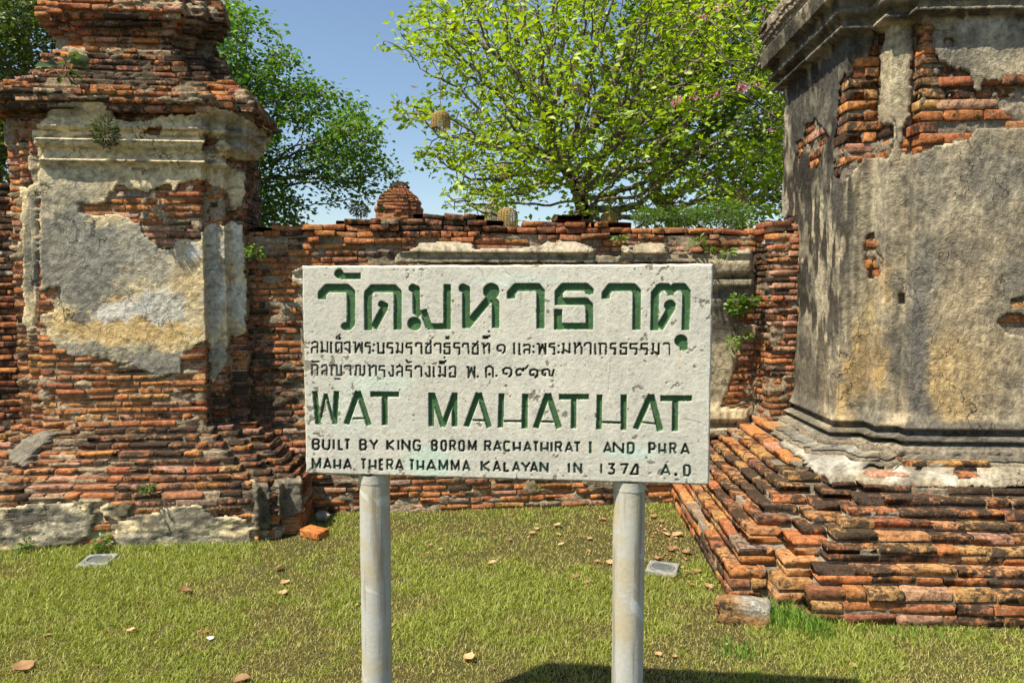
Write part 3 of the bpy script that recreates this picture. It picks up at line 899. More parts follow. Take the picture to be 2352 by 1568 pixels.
br = [(2210, 120, 160, 50, (.34, .31, .24), .5), (2290, 60, 90, 24, (.44, .42, .37), .7), (2200, 90, 60, 20, (.16, .15, .12), .6), (2060, 130, 22, 120, (.50, .44, .28), .8), (2020, 60, 60, 40, (.46, .40, .26), .7), (1990, 30, 120, 18, (.20, .18, .13), .6),
      (2120, 420, 60, 90, (.2, .185, .15), .7), (2210, 480, 150, 110, (.36, .31, .22), .6), (2240, 590, 130, 90, (.42, .34, .22), .6), (2190, 870, 80, 110, OCHRE, .75), (2260, 850, 90, 120, (.44, .34, .2), .6), (2250, 700, 120, 60, (.44, .34, .2), .6), (2240, 985, 260, 20, (.10, .09, .075), .85), (2000, 985, 90, 24, (.12, .11, .09), .8), (2150, 1005, 300, 9, (.03, .027, .022), .9), (1900, 985, 110, 12, (.04, .035, .03), .7), (2120, 300, 30, 60, (.13, .12, .1), .6), (2300, 400, 90, 60, (.24, .22, .18), .6), (2130, 960, 40, 60, (.13, .125, .11), .7),
      (2105, 800, 34, 170, (.18, .17, .15), .85), (2120, 640, 40, 90, (.25, .24, .2), .6), (2320, 640, 50, 60, (.22, .21, .17), .6), (2300, 720, 60, 40, (.24, .22, .17), .5),
      (2020, 830, 24, 70, OCHRE, .85), (1975, 850, 24, 110, OCHRE, .95), (1950, 900, 30, 90, OCHRE, .85), (2062, 800, 9, 170, (.12, .11, .09), .6), (1920, 800, 10, 200, (.13, .12, .10), .6), (2090, 500, 8, 200, (.13, .12, .1), .5), (2005, 680, 16, 110, (.48, .38, .2), .8), (2040, 650, 16, 60, OCHRE, .6), (2020, 460, 34, 110, (.40, .36, .26), .7), (1990, 940, 50, 40, (.2, .19, .15), .7),
      (1960, 480, 30, 60, (.44, .39, .25), .7), (1885, 700, 26, 130, (.40, .36, .26), .5), (1860, 860, 30, 130, (.10, .095, .08), .85), (1830, 700, 22, 180, (.10, .095, .08), .8), (1900, 250, 50, 140, (.055, .05, .042), .9), (1950, 130, 60, 80, (.08, .07, .055), .8), (1860, 350, 60, 140, (.075, .07, .058), .85),
      (1805, 260, 12, 90, (.5, .45, .32), .7), (1800, 480, 14, 150, (.38, .35, .27), .7), (1885, 470, 28, 40, (.56, .49, .32), .8), (1885, 180, 14, 30, (.5, .46, .34), .7), (1850, 600, 18, 50, (.42, .37, .26), .6),
      (1800, 900, 34, 80, (.36, .34, .29), .8), (1840, 1010, 60, 34, (.62, .58, .46), .8), (1920, 1060, 80, 34, (.66, .63, .54), .85), (2000, 1020, 60, 10, (.5, .44, .3), .5), (2250, 1020, 150, 14, (.13, .12, .1), .8), (2250, 1045, 200, 22, (.17, .16, .13), .75), (2060, 1085, 40, 24, (.64, .61, .52), .7), (2200, 1095, 100, 14, (.58, .56, .48), .6),
      (2020, 1050, 50, 14, (.12, .11, .09), .7), (1990, 20, 150, 40, (.09, .08, .06), .35), (1840, 120, 60, 80, (.12, .11, .09), .8), (2200, 34, 260, 12, (.04, .035, .03), .9), (1850, 120, 110, 90, (.035, .03, .025), .85), (1900, 180, 60, 90, (.03, .027, .023), .85), (1860, 330, 46, 110, (.04, .036, .03), .8), (2110, 90, 14, 80, (.06, .055, .045), .7), (1965, 90, 30, 40, (.04, .036, .03), .7), (1850, 600, 16, 130, (.07, .065, .055), .6), (1835, 850, 18, 140, (.06, .055, .045), .7)]
def col_r(u, v, W):
    n = fbm(u / 90, v / 70, 4, 61)[..., None]
    C = np.array((0.43, 0.36, 0.245)) * (0.45 + 0.95 * n)
    C = blend(C, br, u, v, 1.2, 7)
    # rain streaks running down
    st = fbm(u / 9, v / 95, 4, 64)
    side = blob(u, v, (1870, 400, 130, 520)) 
    f = (sstep(0.46 - 0.10 * side, 0.56 - 0.08 * side, st) * (0.16 + 0.78 * side))[..., None]
    C = C * (1 - f) + np.array(BLACK) * f
    f2 = (sstep(0.58, 0.70, fbm(u / 12 + 5, v / 60, 3, 66)) * 0.4 * side)[..., None]
    C = C * (1 - f2) + np.array((.46, .41, .28)) * f2
    n2 = fbm(u / 13, v / 10, 4, 67)[..., None]
    g = sstep(0.56, 0.70, n2) * 0.45
    n3 = sstep(0.50, 0.64, fbm(u / 60, v / 80, 4, 69))[..., None] * 0.5
    C = C * (1 - n3) + np.array((0.13, 0.12, 0.10)) * n3
    return C * (1 - g) + np.array((0.09, 0.083, 0.068)) * g
sheet(FR, RPLAN, (bz - 0.02, ZM(-88)), dr, 0.012, cov_r, col_r, rp, 'stucco', 0.0115, 0.0105, [1, 2, 3, 4, 5, 6], lambda z: 0.006 + 0.018 * (1 - sstep(ZM(1030), ZM(1005), z)), label='streaked grey and ochre stucco over the pier')
# ================================================================== the carved sign
SA = np.array([-0.681, 2.262]); SB = np.array([0.611, 2.121])
SW = float(np.hypot(*(SB - SA)))
sx_ = (SB - SA) / SW; sn_ = np.array([sx_[1], -sx_[0]])          # along the board, and out of its face
SZ0, SZ1 = 1.0155, 1.6985
sign = thing('carved_sign', (-0.03, 2.22, 0), 'white painted concrete sign with carved green and black lettering on two round posts', 'sign')

def on_board(u, v):
    d = ray(u, v)
    k = (SA @ sn_) / (d[0] * sn_[0] + d[1] * sn_[1])
    p = d * k
    return float((p[:2] - SA) @ sx_), float(H + p[2])

CR = dict(A=(1200, 1060, 2.8), B=(2000, 1060, 2.8), C=(1220, 1320, 4.704), D=(1700, 1320, 4.276), E=(2200, 1320, 4.055), F=(1200, 1540, 2.8), G=(2000, 1540, 2.8), H=(1220, 1730, 2.868), I=(2000, 1730, 2.8))
def crop_pt(c, x, y):
    a, b, s = CR[c]
    return on_board((a + x / s) * 0.57422, (b + y / s) * 0.57422)

# glyphs: crop, paint, depth, strokes "r x,y x,y ..."
GL = []
def gl(c, paint, depth, txt):
    GL.append((c, paint, depth, [s.strip() for s in txt.split(';') if s.strip()]))
BIG = ('green', 0.0085)
for t in ["50 437,100;32 460,126 678,126",
          "43 247,385 247,320 302,261 525,261 570,305 570,655 540,688 505,688;40 500,688",
          "41 762,732 762,315 815,262 1050,262 1094,310 1094,726;38 822,710 950,472;40 945,460;38 915,442",
          "46 1265,262;40 1255,262 1300,272 1303,520 1350,565;73 1280,660;37 1378,502 1445,700;33 1425,690 1680,690;38 1648,216 1648,722",
          "48 1828,262;41 1828,258 1862,270 1860,708;40 1862,690 2120,380;88 2142,296;39 2150,375 2192,430 2192,708"]:
    gl('A', *BIG, t)
for t in ["43 123,379 123,320 182,250 420,250 457,300 454,712",
          "43 660,450 660,305 712,248 960,248 1005,290 1003,327;40 620,410 960,410 1002,455 1002,722;36 610,688 1040,688;43 653,497 653,722",
          "43 1187,380 1187,320 1240,250 1490,250 1535,300 1528,728",
          "42 1730,733 1738,315 1800,248 1870,248 1914,295 1962,248 2050,248 2092,305 2080,733;36 1914,300 1914,345;42 1785,712 1930,470;62 1905,455",
          "70 2028,850;43 2058,870 2060,955"]:
    gl('B', *BIG, t)
GR2 = ('green', 0.0095)
for t in ["27 165,70 202,442;14 222,400 285,100;14 290,100 372,410;27 408,70 388,442",
          "29 648,72 518,440;28 650,72 772,452;9 590,373 730,373",
          "28 790,104 1106,104;30 948,104 948,452",
          "29 1470,86 1470,465;26 1482,95 1600,468;26 1600,468 1732,95;29 1732,88 1732,465",
          "29 2000,90 1862,466;28 2005,90 2120,477;9 1930,392 2070,398"]:
    gl('F', *GR2, t)
for t in ["29 18,95 5,478;31 282,100 275,487;10 45,404 245,404",
          "30 535,98 400,482;30 540,98 665,486;10 455,408 605,410",
          "30 662,133 997,133;30 828,150 825,488",
          "30 1117,108 1108,497;31 1388,110 1385,505;12 1145,415 1355,422",
          "31 1690,110 1520,492;32 1695,110 1797,515;9 1585,415 1750,435",
          "32 1800,150 2152,150;33 1967,170 1960,518"]:
    gl('G', *GR2, t)
K = ('black', 0.004)
for t in ["13 130,272 135,245 165,228 225,232 235,250 235,435;12 235,322 150,328 128,350 128,435;12 185,200 195,228",
          "14 290,225 318,232 325,385;27 322,402;12 340,378 425,420 425,218", "14 490,218 492,425 515,430",
          "14 585,430 585,250 600,238 690,240 693,432;13 600,425 645,358", "27 650,160;11 625,180 590,155 597,125 640,115 665,80",
          "14 740,272 745,248 780,235 838,228 845,432 790,370 765,352;18 765,355", "15 900,235 945,240 950,425 1020,262 1075,430 1072,235",
          "14 1238,245 1145,245 1135,305 1220,310 1222,432 1188,432", "18 1298,280;19 1283,392", "15 1348,246 1380,250 1378,436 1480,436 1480,240",
          "14 1658,250 1560,250 1550,330 1645,335 1650,432 1608,440", "14 1705,250 1748,252 1745,395;25 1735,415;13 1755,395 1832,440 1838,240",
          "14 2025,250 1915,255 1905,325 2000,330 2005,450 1985,440", "15 2085,320 2085,270 2110,250 2190,252 2195,456",
          "12 135,570 140,595 272,595", "13 95,665 135,670 130,860;13 140,662 225,662 235,690 232,860", "13 318,712 325,672 395,664 410,690 408,860;12 405,765 335,770 318,800 325,855",
          "13 455,675 500,665 500,855 530,850;14 500,665 590,665 598,690 598,850 680,850 680,660", "12 555,922 672,922", "14 745,722 750,682 780,668 850,670 860,860",
          "14 940,668 965,675 955,850;14 965,668 1040,670 1040,845 1080,855 1115,830 1118,660;22 1090,852;18 950,845", "15 1180,665 1220,672 1225,870;14 1240,720 1290,670 1335,680 1335,870",
          "14 1505,680 1405,680 1400,755 1495,762 1500,870 1480,870", "14 1622,675 1655,682 1655,870 1610,870 1575,782", "14 1730,718 1735,692 1785,678 1830,700 1832,882;13 1830,785 1745,790 1728,830 1745,865;13 1780,640 1780,680",
          "13 1890,570 1920,575 1925,610 2012,605", "14 2015,685 1910,685 1905,755 1995,762 2000,880 1975,875", "14 2080,742 2085,692 2145,680 2190,702 2195,885"]:
    gl('C', *K, t)
for t in ["13 5,235 60,240 95,240 95,165;13 60,245 20,300 18,397 100,397 97,240", "13 163,280 165,252 185,235 265,238 265,407", "13 440,230 335,235 332,290 420,292 425,405 332,405 332,335",
          "25 348,138 412,138", "13 600,230 503,230 500,300 590,302 592,410 565,412", "13 648,297 650,252 668,235 738,238 745,420", "13 810,235 880,245 915,190;13 870,250 820,302 818,407 908,407 905,240",
          "13 965,235 1008,238 1012,412;13 1015,300 1072,235 1100,238 1100,412", "27 985,128 1090,128;12 1105,85 1105,125", "16 1092,26",
          "13 1302,335 1300,358 1255,362 1235,330 1240,282 1290,255 1345,260 1370,290 1365,360 1325,402", "14 1525,218 1525,400 1548,412;14 1612,225 1612,412 1640,414", "13 1693,287 1700,257 1775,250 1795,275 1790,412;12 1790,335 1715,337 1695,362 1702,410",
          "17 1858,285;17 1858,378", "14 1912,235 1955,245 1960,410 2010,250 2062,410 2065,220", "13 2232,235 2140,240 2130,290 2212,295 2218,407 2185,410", "17 2287,272;17 2287,382",
          "13 60,615 80,640 80,795 40,792 5,730", "13 150,618 150,800 178,802", "13 228,627 262,632 262,750;24 250,780;13 275,755 345,800 350,620", "25 242,555 342,558;14 335,472;12 352,515 352,560",
          "13 420,672 425,637 490,622 520,642 518,800 425,800 425,742 460,730", "14 708,630 745,640 745,812 795,652 848,812 850,620", "17 905,798", "14 1045,820 1045,650 1075,630 1130,630 1165,660 1160,820;22 1105,760;12 1100,592 1100,630", "16 1222,785",
          "15 1410,730 1390,755 1345,742 1340,682 1380,650 1450,655 1480,690 1475,762 1435,810", "15 1635,740 1630,770 1575,775 1560,720 1575,677 1630,665 1690,705;13 1690,705 1680,660 1725,662 1770,600",
          "15 1855,740 1860,770 1810,775 1795,720 1810,687 1870,675 1920,692 1925,770 1875,820", "14 2055,730 2055,780 2015,765 2010,690 2050,678 2100,675 2130,700 2135,780 2180,780 2208,668"]:
    gl('D', *K, t)
for t in ["13 195,225 225,225 222,350;21 210,368;12 235,325 318,370 320,208", "13 382,213 410,222 412,395;12 418,290 470,245;27 480,228;13 495,260 515,292 512,402", "13 563,267 570,227 600,212 652,215 665,245 662,402",
          "13 733,213 735,390 758,392", "13 783,218 818,225 820,390 845,392;13 830,223 900,225 912,252 908,402", "13 1077,222 990,224 985,295 1055,300 1058,390 1028,392", "13 1255,218 1150,225 1147,282 1240,290 1238,390 1147,390 1148,322",
          "13 1427,228 1305,230 1300,300 1405,302 1405,385 1368,395", "13 1592,225 1485,228 1478,300 1575,302 1578,390 1538,392", "13 1648,225 1680,227 1675,350;22 1660,380;13 1680,350 1760,395 1768,213", "12 1838,242 1860,215 1920,217 1942,240 1940,407"]:
    gl('E', *K, t)

LAT = {  # strokes in a unit box, x right, y down
 'B': [[(0, 0), (0, 1)], [(0, 0), (.75, 0), (1, .2), (.8, .45), (0, .47)], [(.8, .47), (1, .72), (.8, 1), (0, 1)]], 'U': [[(0, 0), (0, .8), (.25, 1), (.75, 1), (1, .8), (1, 0)]], 'I': [[(.5, 0), (.5, 1)]],
 'L': [[(0, 0), (0, 1), (1, 1)]], 'T': [[(0, 0), (1, 0)], [(.5, 0), (.5, 1)]], 'Y': [[(0, 0), (.5, .55), (.5, 1)], [(1, 0), (.5, .55)]], 'K': [[(0, 0), (0, 1)], [(1, 0), (.1, .5), (1, 1)]],
 'N': [[(0, 1), (0, 0), (1, 1), (1, 0)]], 'G': [[(1, .2), (.85, 0), (.2, 0), (0, .2), (0, .8), (.2, 1), (.8, 1), (1, .85), (1, .55), (.6, .55)]], 'O': [[(.2, 0), (.8, 0), (1, .2), (1, .8), (.8, 1), (.2, 1), (0, .8), (0, .2), (.2, 0)]],
 'R': [[(0, 1), (0, 0), (.8, 0), (1, .2), (.8, .5), (0, .5)], [(.5, .5), (1, 1)]], 'M': [[(0, 1), (0, 0), (.5, .85), (1, 0), (1, 1)]], 'A': [[(0, 1), (.5, 0), (1, 1)], [(.17, .74), (.83, .74)]],
 'C': [[(1, .12), (.85, 0), (.2, 0), (0, .2), (0, .8), (.2, 1), (.85, 1), (1, .9)]], 'H': [[(0, 0), (0, 1)], [(1, 0), (1, 1)], [(0, .70), (1, .70)]], 'J': [[(0, 0), (1, 0)], [(.5, 0), (.5, 1)], [(.1, 1), (.9, 1)]],
 'D': [[(0, 0), (.75, 0), (1, .2), (1, .8), (.75, 1), (0, 1), (0, 0)]], 'P': [[(0, 1), (0, 0), (.8, 0), (1, .2), (1, .4), (.8, .58), (0, .58)]], 'E': [[(1, 0), (0, 0), (0, 1), (1, 1)], [(0, .5), (.8, .5)]],
 '1': [[(.5, 0), (.5, 1)]], '3': [[(0, 0), (.95, 0), (.5, .42), (1, .62), (1, .82), (.75, 1), (.2, 1), (0, .85)]], '7': [[(0, .12), (.1, 0), (1, 0), (.4, 1)]], '4': [[(1, 0), (.75, 0), (0, 1), (1, 1), (1, 0)]]}
def row(c, s, xs_, y0a, y1a, y0b, y1b, xa, xb, r=10.5):
    for k, ch in enumerate(s):
        x0, x1 = xs_[k]
        f = ((x0 + x1) / 2 - xa) / (xb - xa)
        y0 = y0a + (y0b - y0a) * f + r; y1 = y1a + (y1b - y1a) * f - r
        x0i, x1i = (x0 + r, x1 - r) if x1 - x0 > 30 else (x0, x1)
        st = []
        for pl in LAT[ch]:
            st.append('%g ' % (r * (0.92 if ch in 'AMR' else 1)) + ' '.join('%.1f,%.1f' % (x0i + (x1i - x0i) * px, y0 + (y1 - y0) * py) for px, py in pl))
        paint = 'darkgreen' if (k * 7 + len(s)) % 5 < 3 and c + s[0] not in ('HB',) else 'black'
        GL.append((c, paint, 0.004, st))
row('H', 'BUILTBYKINGBOROMRA', [(80, 172), (197, 290), (318, 342), (378, 445), (448, 525), (622, 712), (735, 845), (935, 1030), (1062, 1082), (1108, 1210), (1238, 1330), (1448, 1524), (1555, 1628), (1658, 1735), (1760, 1835), (1870, 1970), (2055, 2140), (2157, 2258)], 68, 200, 90, 220, 80, 2200)
row('I', 'CHATHIRATJANDPHRA', [(38, 118), (145, 235), (262, 357), (365, 438), (455, 545), (570, 588), (615, 700), (725, 822), (822, 910), (985, 1040), (1155, 1258), (1265, 1392), (1425, 1508), (1665, 1745), (1775, 1862), (1898, 1980), (2022, 2130)], 92, 212, 115, 250, 40, 2130)
row('H', 'MAHATHERATHAMMAKA', [(78, 183), (208, 308), (328, 415), (437, 540), (635, 708), (732, 820), (848, 905), (932, 1015), (1032, 1135), (1192, 1260), (1282, 1368), (1390, 1508), (1535, 1643), (1675, 1775), (1803, 1898), (2017, 2130), (2155, 2250)], 290, 422, 320, 452, 80, 2200)
row('I', 'LAYANIN1374AD', [(40, 110), (137, 228), (232, 348), (335, 430), (445, 545), (760, 785), (825, 922), (1128, 1142), (1205, 1290), (1345, 1440), (1455, 1552), (1800, 1915), (2055, 2138)], 320, 440, 358, 492, 50, 2130)
GL.append(('I', 'black', 0.003, ['16 1970,470']))

RS = 0.0021
nxs = int(SW / RS) + 1; nzs = int((SZ1 - SZ0) / RS) + 1
bx = np.linspace(0, SW, nxs); bzv = np.linspace(SZ0, SZ1, nzs)
BX, BZ = np.meshgrid(bx, bzv)
sd = np.full(BX.shape, 1.0); gid = np.full(BX.shape, -1, np.int32)
PAINT = dict(green=np.array((0.048, 0.120, 0.045)), black=np.array((0.008, 0.009, 0.008)), darkgreen=np.array((0.016, 0.045, 0.028)))
dep = np.zeros(BX.shape); pc = np.zeros(BX.shape + (3,))
sdg = {}
for gi, (c, paint, depth, strokes) in enumerate(GL):
    for stt in strokes:
        toks = stt.split(); r = float(toks[0]); pts = [tuple(map(float, t.split(','))) for t in toks[1:]]
        x0, y0 = pts[0]
        p0 = crop_pt(c, x0, y0); p1 = crop_pt(c, x0 + 100, y0)
        rm = r * abs(p1[0] - p0[0]) / 100 * (1.03 if r * 4704 / 2.8 > 0 and depth > 0.005 else 1.12) + 0.0002
        Q = [crop_pt(c, *p) for p in pts]
        segs = [(Q[0], Q[0])] if len(Q) == 1 else list(zip(Q[:-1], Q[1:]))
        for si, (a, b) in enumerate(segs):
            lo = np.minimum(a, b) - rm - 0.006; hi = np.maximum(a, b) + rm + 0.006
            i0, i1 = np.searchsorted(bx, [lo[0], hi[0]]); j0, j1 = np.searchsorted(bzv, [lo[1], hi[1]])
            if i1 <= i0 or j1 <= j0: continue
            X = BX[j0:j1, i0:i1]; Z = BZ[j0:j1, i0:i1]
            ln = math.hypot(b[0] - a[0], b[1] - a[1])
            if ln < 1e-6:
                q = np.hypot(X - a[0], Z - a[1]) - rm
            else:
                dx, dz = (b[0] - a[0]) / ln, (b[1] - a[1]) / ln
                s = (X - a[0]) * dx + (Z - a[1]) * dz; pe = np.abs(-(X - a[0]) * dz + (Z - a[1]) * dx)
                q = np.maximum(np.maximum(pe - rm, -s), s - ln)
                if si < len(segs) - 1: q = np.minimum(q, np.hypot(X - b[0], Z - b[1]) - rm)
            q = q + 0.0007 * (fbm(X * 220, Z * 220, 2, 4) - 0.5) * 2
            cur = sd[j0:j1, i0:i1]
            m = q < cur
            cur[m] = q[m]
            gid[j0:j1, i0:i1][m] = gi
            dep[j0:j1, i0:i1][m] = depth
            pc[j0:j1, i0:i1][m] = PAINT[paint]
cut = np.clip((0.0003 - sd) / 0.0020, 0, 1)
# chips and weathering on the face
edge = np.minimum(np.minimum(BX, SW - BX), np.minimum(BZ - SZ0, SZ1 - BZ))
chipn = fbm(BX * 60, BZ * 60, 4, 71); chipm = fbm(BX * 9, BZ * 9, 2, 72)
lefty = np.exp(-((BX - 0.02) / 0.10) ** 2) * (BZ < 1.45)
chip = sstep(0.715 - 0.10 * lefty, 0.74 - 0.10 * lefty, chipn * 0.75 + chipm * 0.25 + 0.02 * (edge < 0.02))
def crackline(pts, w=0.0016):
    d = np.full(BX.shape, 1.0)
    for (a, b) in zip(pts[:-1], pts[1:]):
        a = on_board(*a); b = on_board(*b)
        dx, dz = b[0] - a[0], b[1] - a[1]; L2 = dx * dx + dz * dz
        t = np.clip(((BX - a[0]) * dx + (BZ - a[1]) * dz) / L2, 0, 1)
        d = np.minimum(d, np.hypot(BX - a[0] - t * dx, BZ - a[1] - t * dz) + 0.0030 * (fbm(BX * 90, BZ * 90, 2, 5) - 0.5))
    return 1 - sstep(0.0, w, d)
crk = np.zeros(BX.shape)
for pl in [[(828, 606), (832, 622), (826, 640)], [(971, 606), (968, 640), (962, 652)], [(1089, 606), (1107, 624), (1112, 640), (1120, 652)], [(1150, 604), (1166, 628), (1174, 634)], [(1354, 606), (1358, 622), (1440, 606)], [(1530, 606), (1545, 625), (1555, 645)],
           [(700, 870), (716, 900), (705, 930)], [(1404, 822), (1400, 870), (1397, 900)], [(974, 884), (984, 900)], [(1100, 890), (1106, 900)], [(755, 998), (765, 1015)], [(1240, 1000), (1250, 1018), (1262, 1045)], [(1548, 958), (1600, 968), (1624, 978)], [(1396, 1010), (1396, 1030)]]:
    crk = np.maximum(crk, crackline(pl))
rel = 0.0011 * (fbm(BX * 40, BZ * 40, 4, 73) - 0.5) + 0.0006 * (fbm(BX * 190, BZ * 190, 2, 74) - 0.5)
dent = np.clip(np.maximum(chip * 0.0012, crk * 0.0012), 0, 1)
roundoff = 0.006 * (1 - sstep(0, 0.007, edge)) ** 2
hgt = rel - dent - cut * dep - roundoff
# ragged outline
ed = 0.0035 * (fbm(BX * 30, BZ * 30, 4, 75) - 0.2)
PX = BX + np.where(BX < 0.02, (1 - BX / 0.02), 0) * ed * 1.3 - np.where(SW - BX < 0.02, 1 - (SW - BX) / 0.02, 0) * ed
PZ = BZ + np.where(BZ - SZ0 < 0.02, 1 - (BZ - SZ0) / 0.02, 0) * ed - np.where(SZ1 - BZ < 0.02, 1 - (SZ1 - BZ) / 0.02, 0) * ed
SVX = SA[0] + sx_[0] * PX + sn_[0] * hgt; SVY = SA[1] + sx_[1] * PX + sn_[1] * hgt
SV = np.stack([SVX, SVY, PZ], -1)
base = np.array((0.58, 0.56, 0.475)) * (0.88 + 0.2 * fbm(BX * 5, BZ * 3, 3, 76))[..., None]
vst = fbm(BX * 55, BZ * 5, 3, 77)[..., None]
base = base * (0.90 + 0.2 * vst)
mold = sstep(0.53, 0.66, fbm(BX * 7, BZ * 12, 4, 78))[..., None]
base = base * (1 - 0.28 * mold) + np.array((0.44, 0.45, 0.40)) * 0.28 * mold
for (u_, v_, ru, rv, cc, k_) in [(870, 880, 90, 30, (.55, .66, .56), .5), (985, 1060, 60, 40, (.42, .62, .50), .55), (1450, 1040, 60, 20, (.50, .66, .58), .5), (800, 950, 60, 60, (.60, .66, .58), .4), (1180, 645, 100, 18, (.56, .66, .58), .5), (1560, 820, 8, 30, (.62, .50, .40), .5), (1000, 795, 150, 30, (.60, .58, .46), .5), (760, 1090, 200, 12, (.58, .56, .46), .4)]:
    ub, vb, _ = proj(SV)
    f = blob(ub, vb, (u_, v_, ru, rv))[..., None] * k_
    base = base * (1 - f) + np.array(cc) * f
speck = sstep(0.64, 0.72, fbm(BX * 230, BZ * 230, 2, 79) * 0.7 + 0.3 * fbm(BX * 25, BZ * 25, 2, 80))[..., None]
base = base * (1 - 0.45 * speck) + np.array((0.22, 0.21, 0.18)) * 0.45 * speck
ch = chip[..., None]
base = base * (1 - ch) + np.array((0.24, 0.215, 0.165)) * ch
ck = crk[..., None] * 0.45
base = base * (1 - ck) + np.array((0.12, 0.11, 0.09)) * ck
big = (pc[..., 1] > 0.15)
pt = pc * (0.75 + 0.5 * fbm(BX * 25, BZ * 25, 3, 81))[..., None]
# worn paint: pale flecks in the carved letters, moss at the feet
fl = sstep(0.58, 0.70, fbm(BX * 110, BZ * 110, 3, 82))[..., None] * np.where(big, 0.55, 0.12)[..., None]
pt = pt * (1 - fl) + np.array((0.30, 0.38, 0.20)) * fl
lf = (np.exp(-(BX / 0.35) ** 2) * 0.5)[..., None] * big[..., None]
pt = pt * (1 - lf) + np.array((0.10, 0.19, 0.13)) * lf
# black lettering fades at the left end of the second line and of the small lines
vv_ = BZ
fade = (np.exp(-((BX - 0.10) / 0.14) ** 2) * (np.abs(vv_ - 1.352) < 0.03) * 0.16 + 0.02)[..., None] * (~big)[..., None]
pt = pt * (1 - fade) + np.array((0.34, 0.35, 0.30)) * fade
pm = np.clip((0.0006 - sd) / 0.0008, 0, 1)[..., None]
SC_ = base * (1 - pm) + pt * pm

def sign_mat():
    m, nt, out = new_mat('painted_concrete')
    g = G(nt)
    c, a = g.attr()
    n1 = g.noise(60, 5, 0.7); n2 = g.noise(260, 3, 0.7)
    v = g.ramp(n1, 0.25, 0.75, 0.86, 1.08)
    c1 = g.mix(1.0, c, v, 'MULTIPLY')
    c1 = g.mix(g.ramp(n2, 0.62, 0.72, 0, 0.35), c1, (0.25, 0.24, 0.20))
    h = g.math('ADD', n1, g.math('MULTIPLY', n2, 0.4))
    g.principled(out, c1, 0.85, g.bump(h, 0.5, 0.004), 0.2)
    return m
M_SIGN = sign_mat()
idx = np.arange(nxs * nzs).reshape(nzs, nxs)
QF = np.stack([idx[:-1, :-1], idx[:-1, 1:], idx[1:, 1:], idx[1:, :-1]], -1).reshape(-1, 4)
fg = np.where(sd < 0.0016, gid, -1).ravel()[QF].max(1)
SVf = SV.reshape(-1, 3); SCf = SC_.reshape(-1, 3)
SH = 0.088
# back and rims of the slab
rim = np.concatenate([idx[0, :-1], idx[:-1, -1], idx[-1, :0:-1], idx[:0:-1, 0]])
nb = len(SVf)
back = SVf[rim].copy(); back[:, 0] -= sn_[0] * SH; back[:, 1] -= sn_[1] * SH
k = np.arange(len(rim)); k2 = (k + 1) % len(rim)
RQ = np.stack([rim[k2], rim[k], nb + k, nb + k2], 1)
allV = np.concatenate([SVf, back, back.mean(0, keepdims=True)]); allC = np.concatenate([SCf, np.tile((0.55, 0.54, 0.47), (len(rim) + 1, 1))])
BT = np.stack([nb + k2, nb + k, np.full(len(rim), nb + len(rim))], 1)
bq = QF[fg < 0]
FFq = np.concatenate([bq, RQ])
used = np.unique(np.concatenate([FFq.ravel(), BT.ravel()])); mp = np.full(len(allV), -1); mp[used] = np.arange(len(used))
board = mesh_np('board', allV[used], mp[FFq], mp[BT], mat=M_SIGN, col=allC[used], smooth=True, parent=sign)
for gi in range(len(GL)):
    q = QF[fg == gi]
    if len(q) == 0: continue
    used = np.unique(q); mp = np.full(nb, -1); mp[used] = np.arange(len(used))
    mesh_np('letter', SVf[used], mp[q], mat=M_SIGN, col=SCf[used], smooth=True, parent=board)

def post_mat():
    m, nt, out = new_mat('painted_pipe')
    g = G(nt)
    n1 = g.noise(7, 5, 0.65, 0.4); n2 = g.noise(70, 5, 0.7)
    st = g.noise(30, 4, 0.6, 0, vec=g.pos((1, 1, 0.06)))
    c = g.mix(g.ramp(n1, 0.38, 0.62), (0.42, 0.42, 0.385), (0.42, 0.37, 0.25))
    c = g.mix(g.ramp(n2, 0.45, 0.75, 0, 0.5), c, (0.52, 0.51, 0.45))
    c = g.mix(g.ramp(st, 0.55, 0.66, 0, 0.7), c, (0.23, 0.19, 0.13))
    c = g.mix(g.ramp(g.noise(5, 3, 0.6, 1.0), 0.60, 0.64, 0, 0.7), c, (0.56, 0.57, 0.53))
    c = g.mix(g.ramp(g.noise(160, 3, 0.7), 0.64, 0.72, 0, 0.5), c, (0.15, 0.13, 0.1))
    g.principled(out, c, 0.6, g.bump(n2, 0.35, 0.004), 0.35)
    return m
M_POST = post_mat()
def tube(rings, n=40):
    """rings: (x, y, z, r)"""
    V = []; F = []
    for (x, y, z, r) in rings:
        for i in range(n):
            a = 2 * math.pi * i / n
            V.append((x + r * math.cos(a), y + r * math.sin(a), z))
    for j in range(len(rings) - 1):
        for i in range(n):
            a = j * n + i; b = j * n + (i + 1) % n
            F.append((a, b, b + n, a + n))
    return V, F
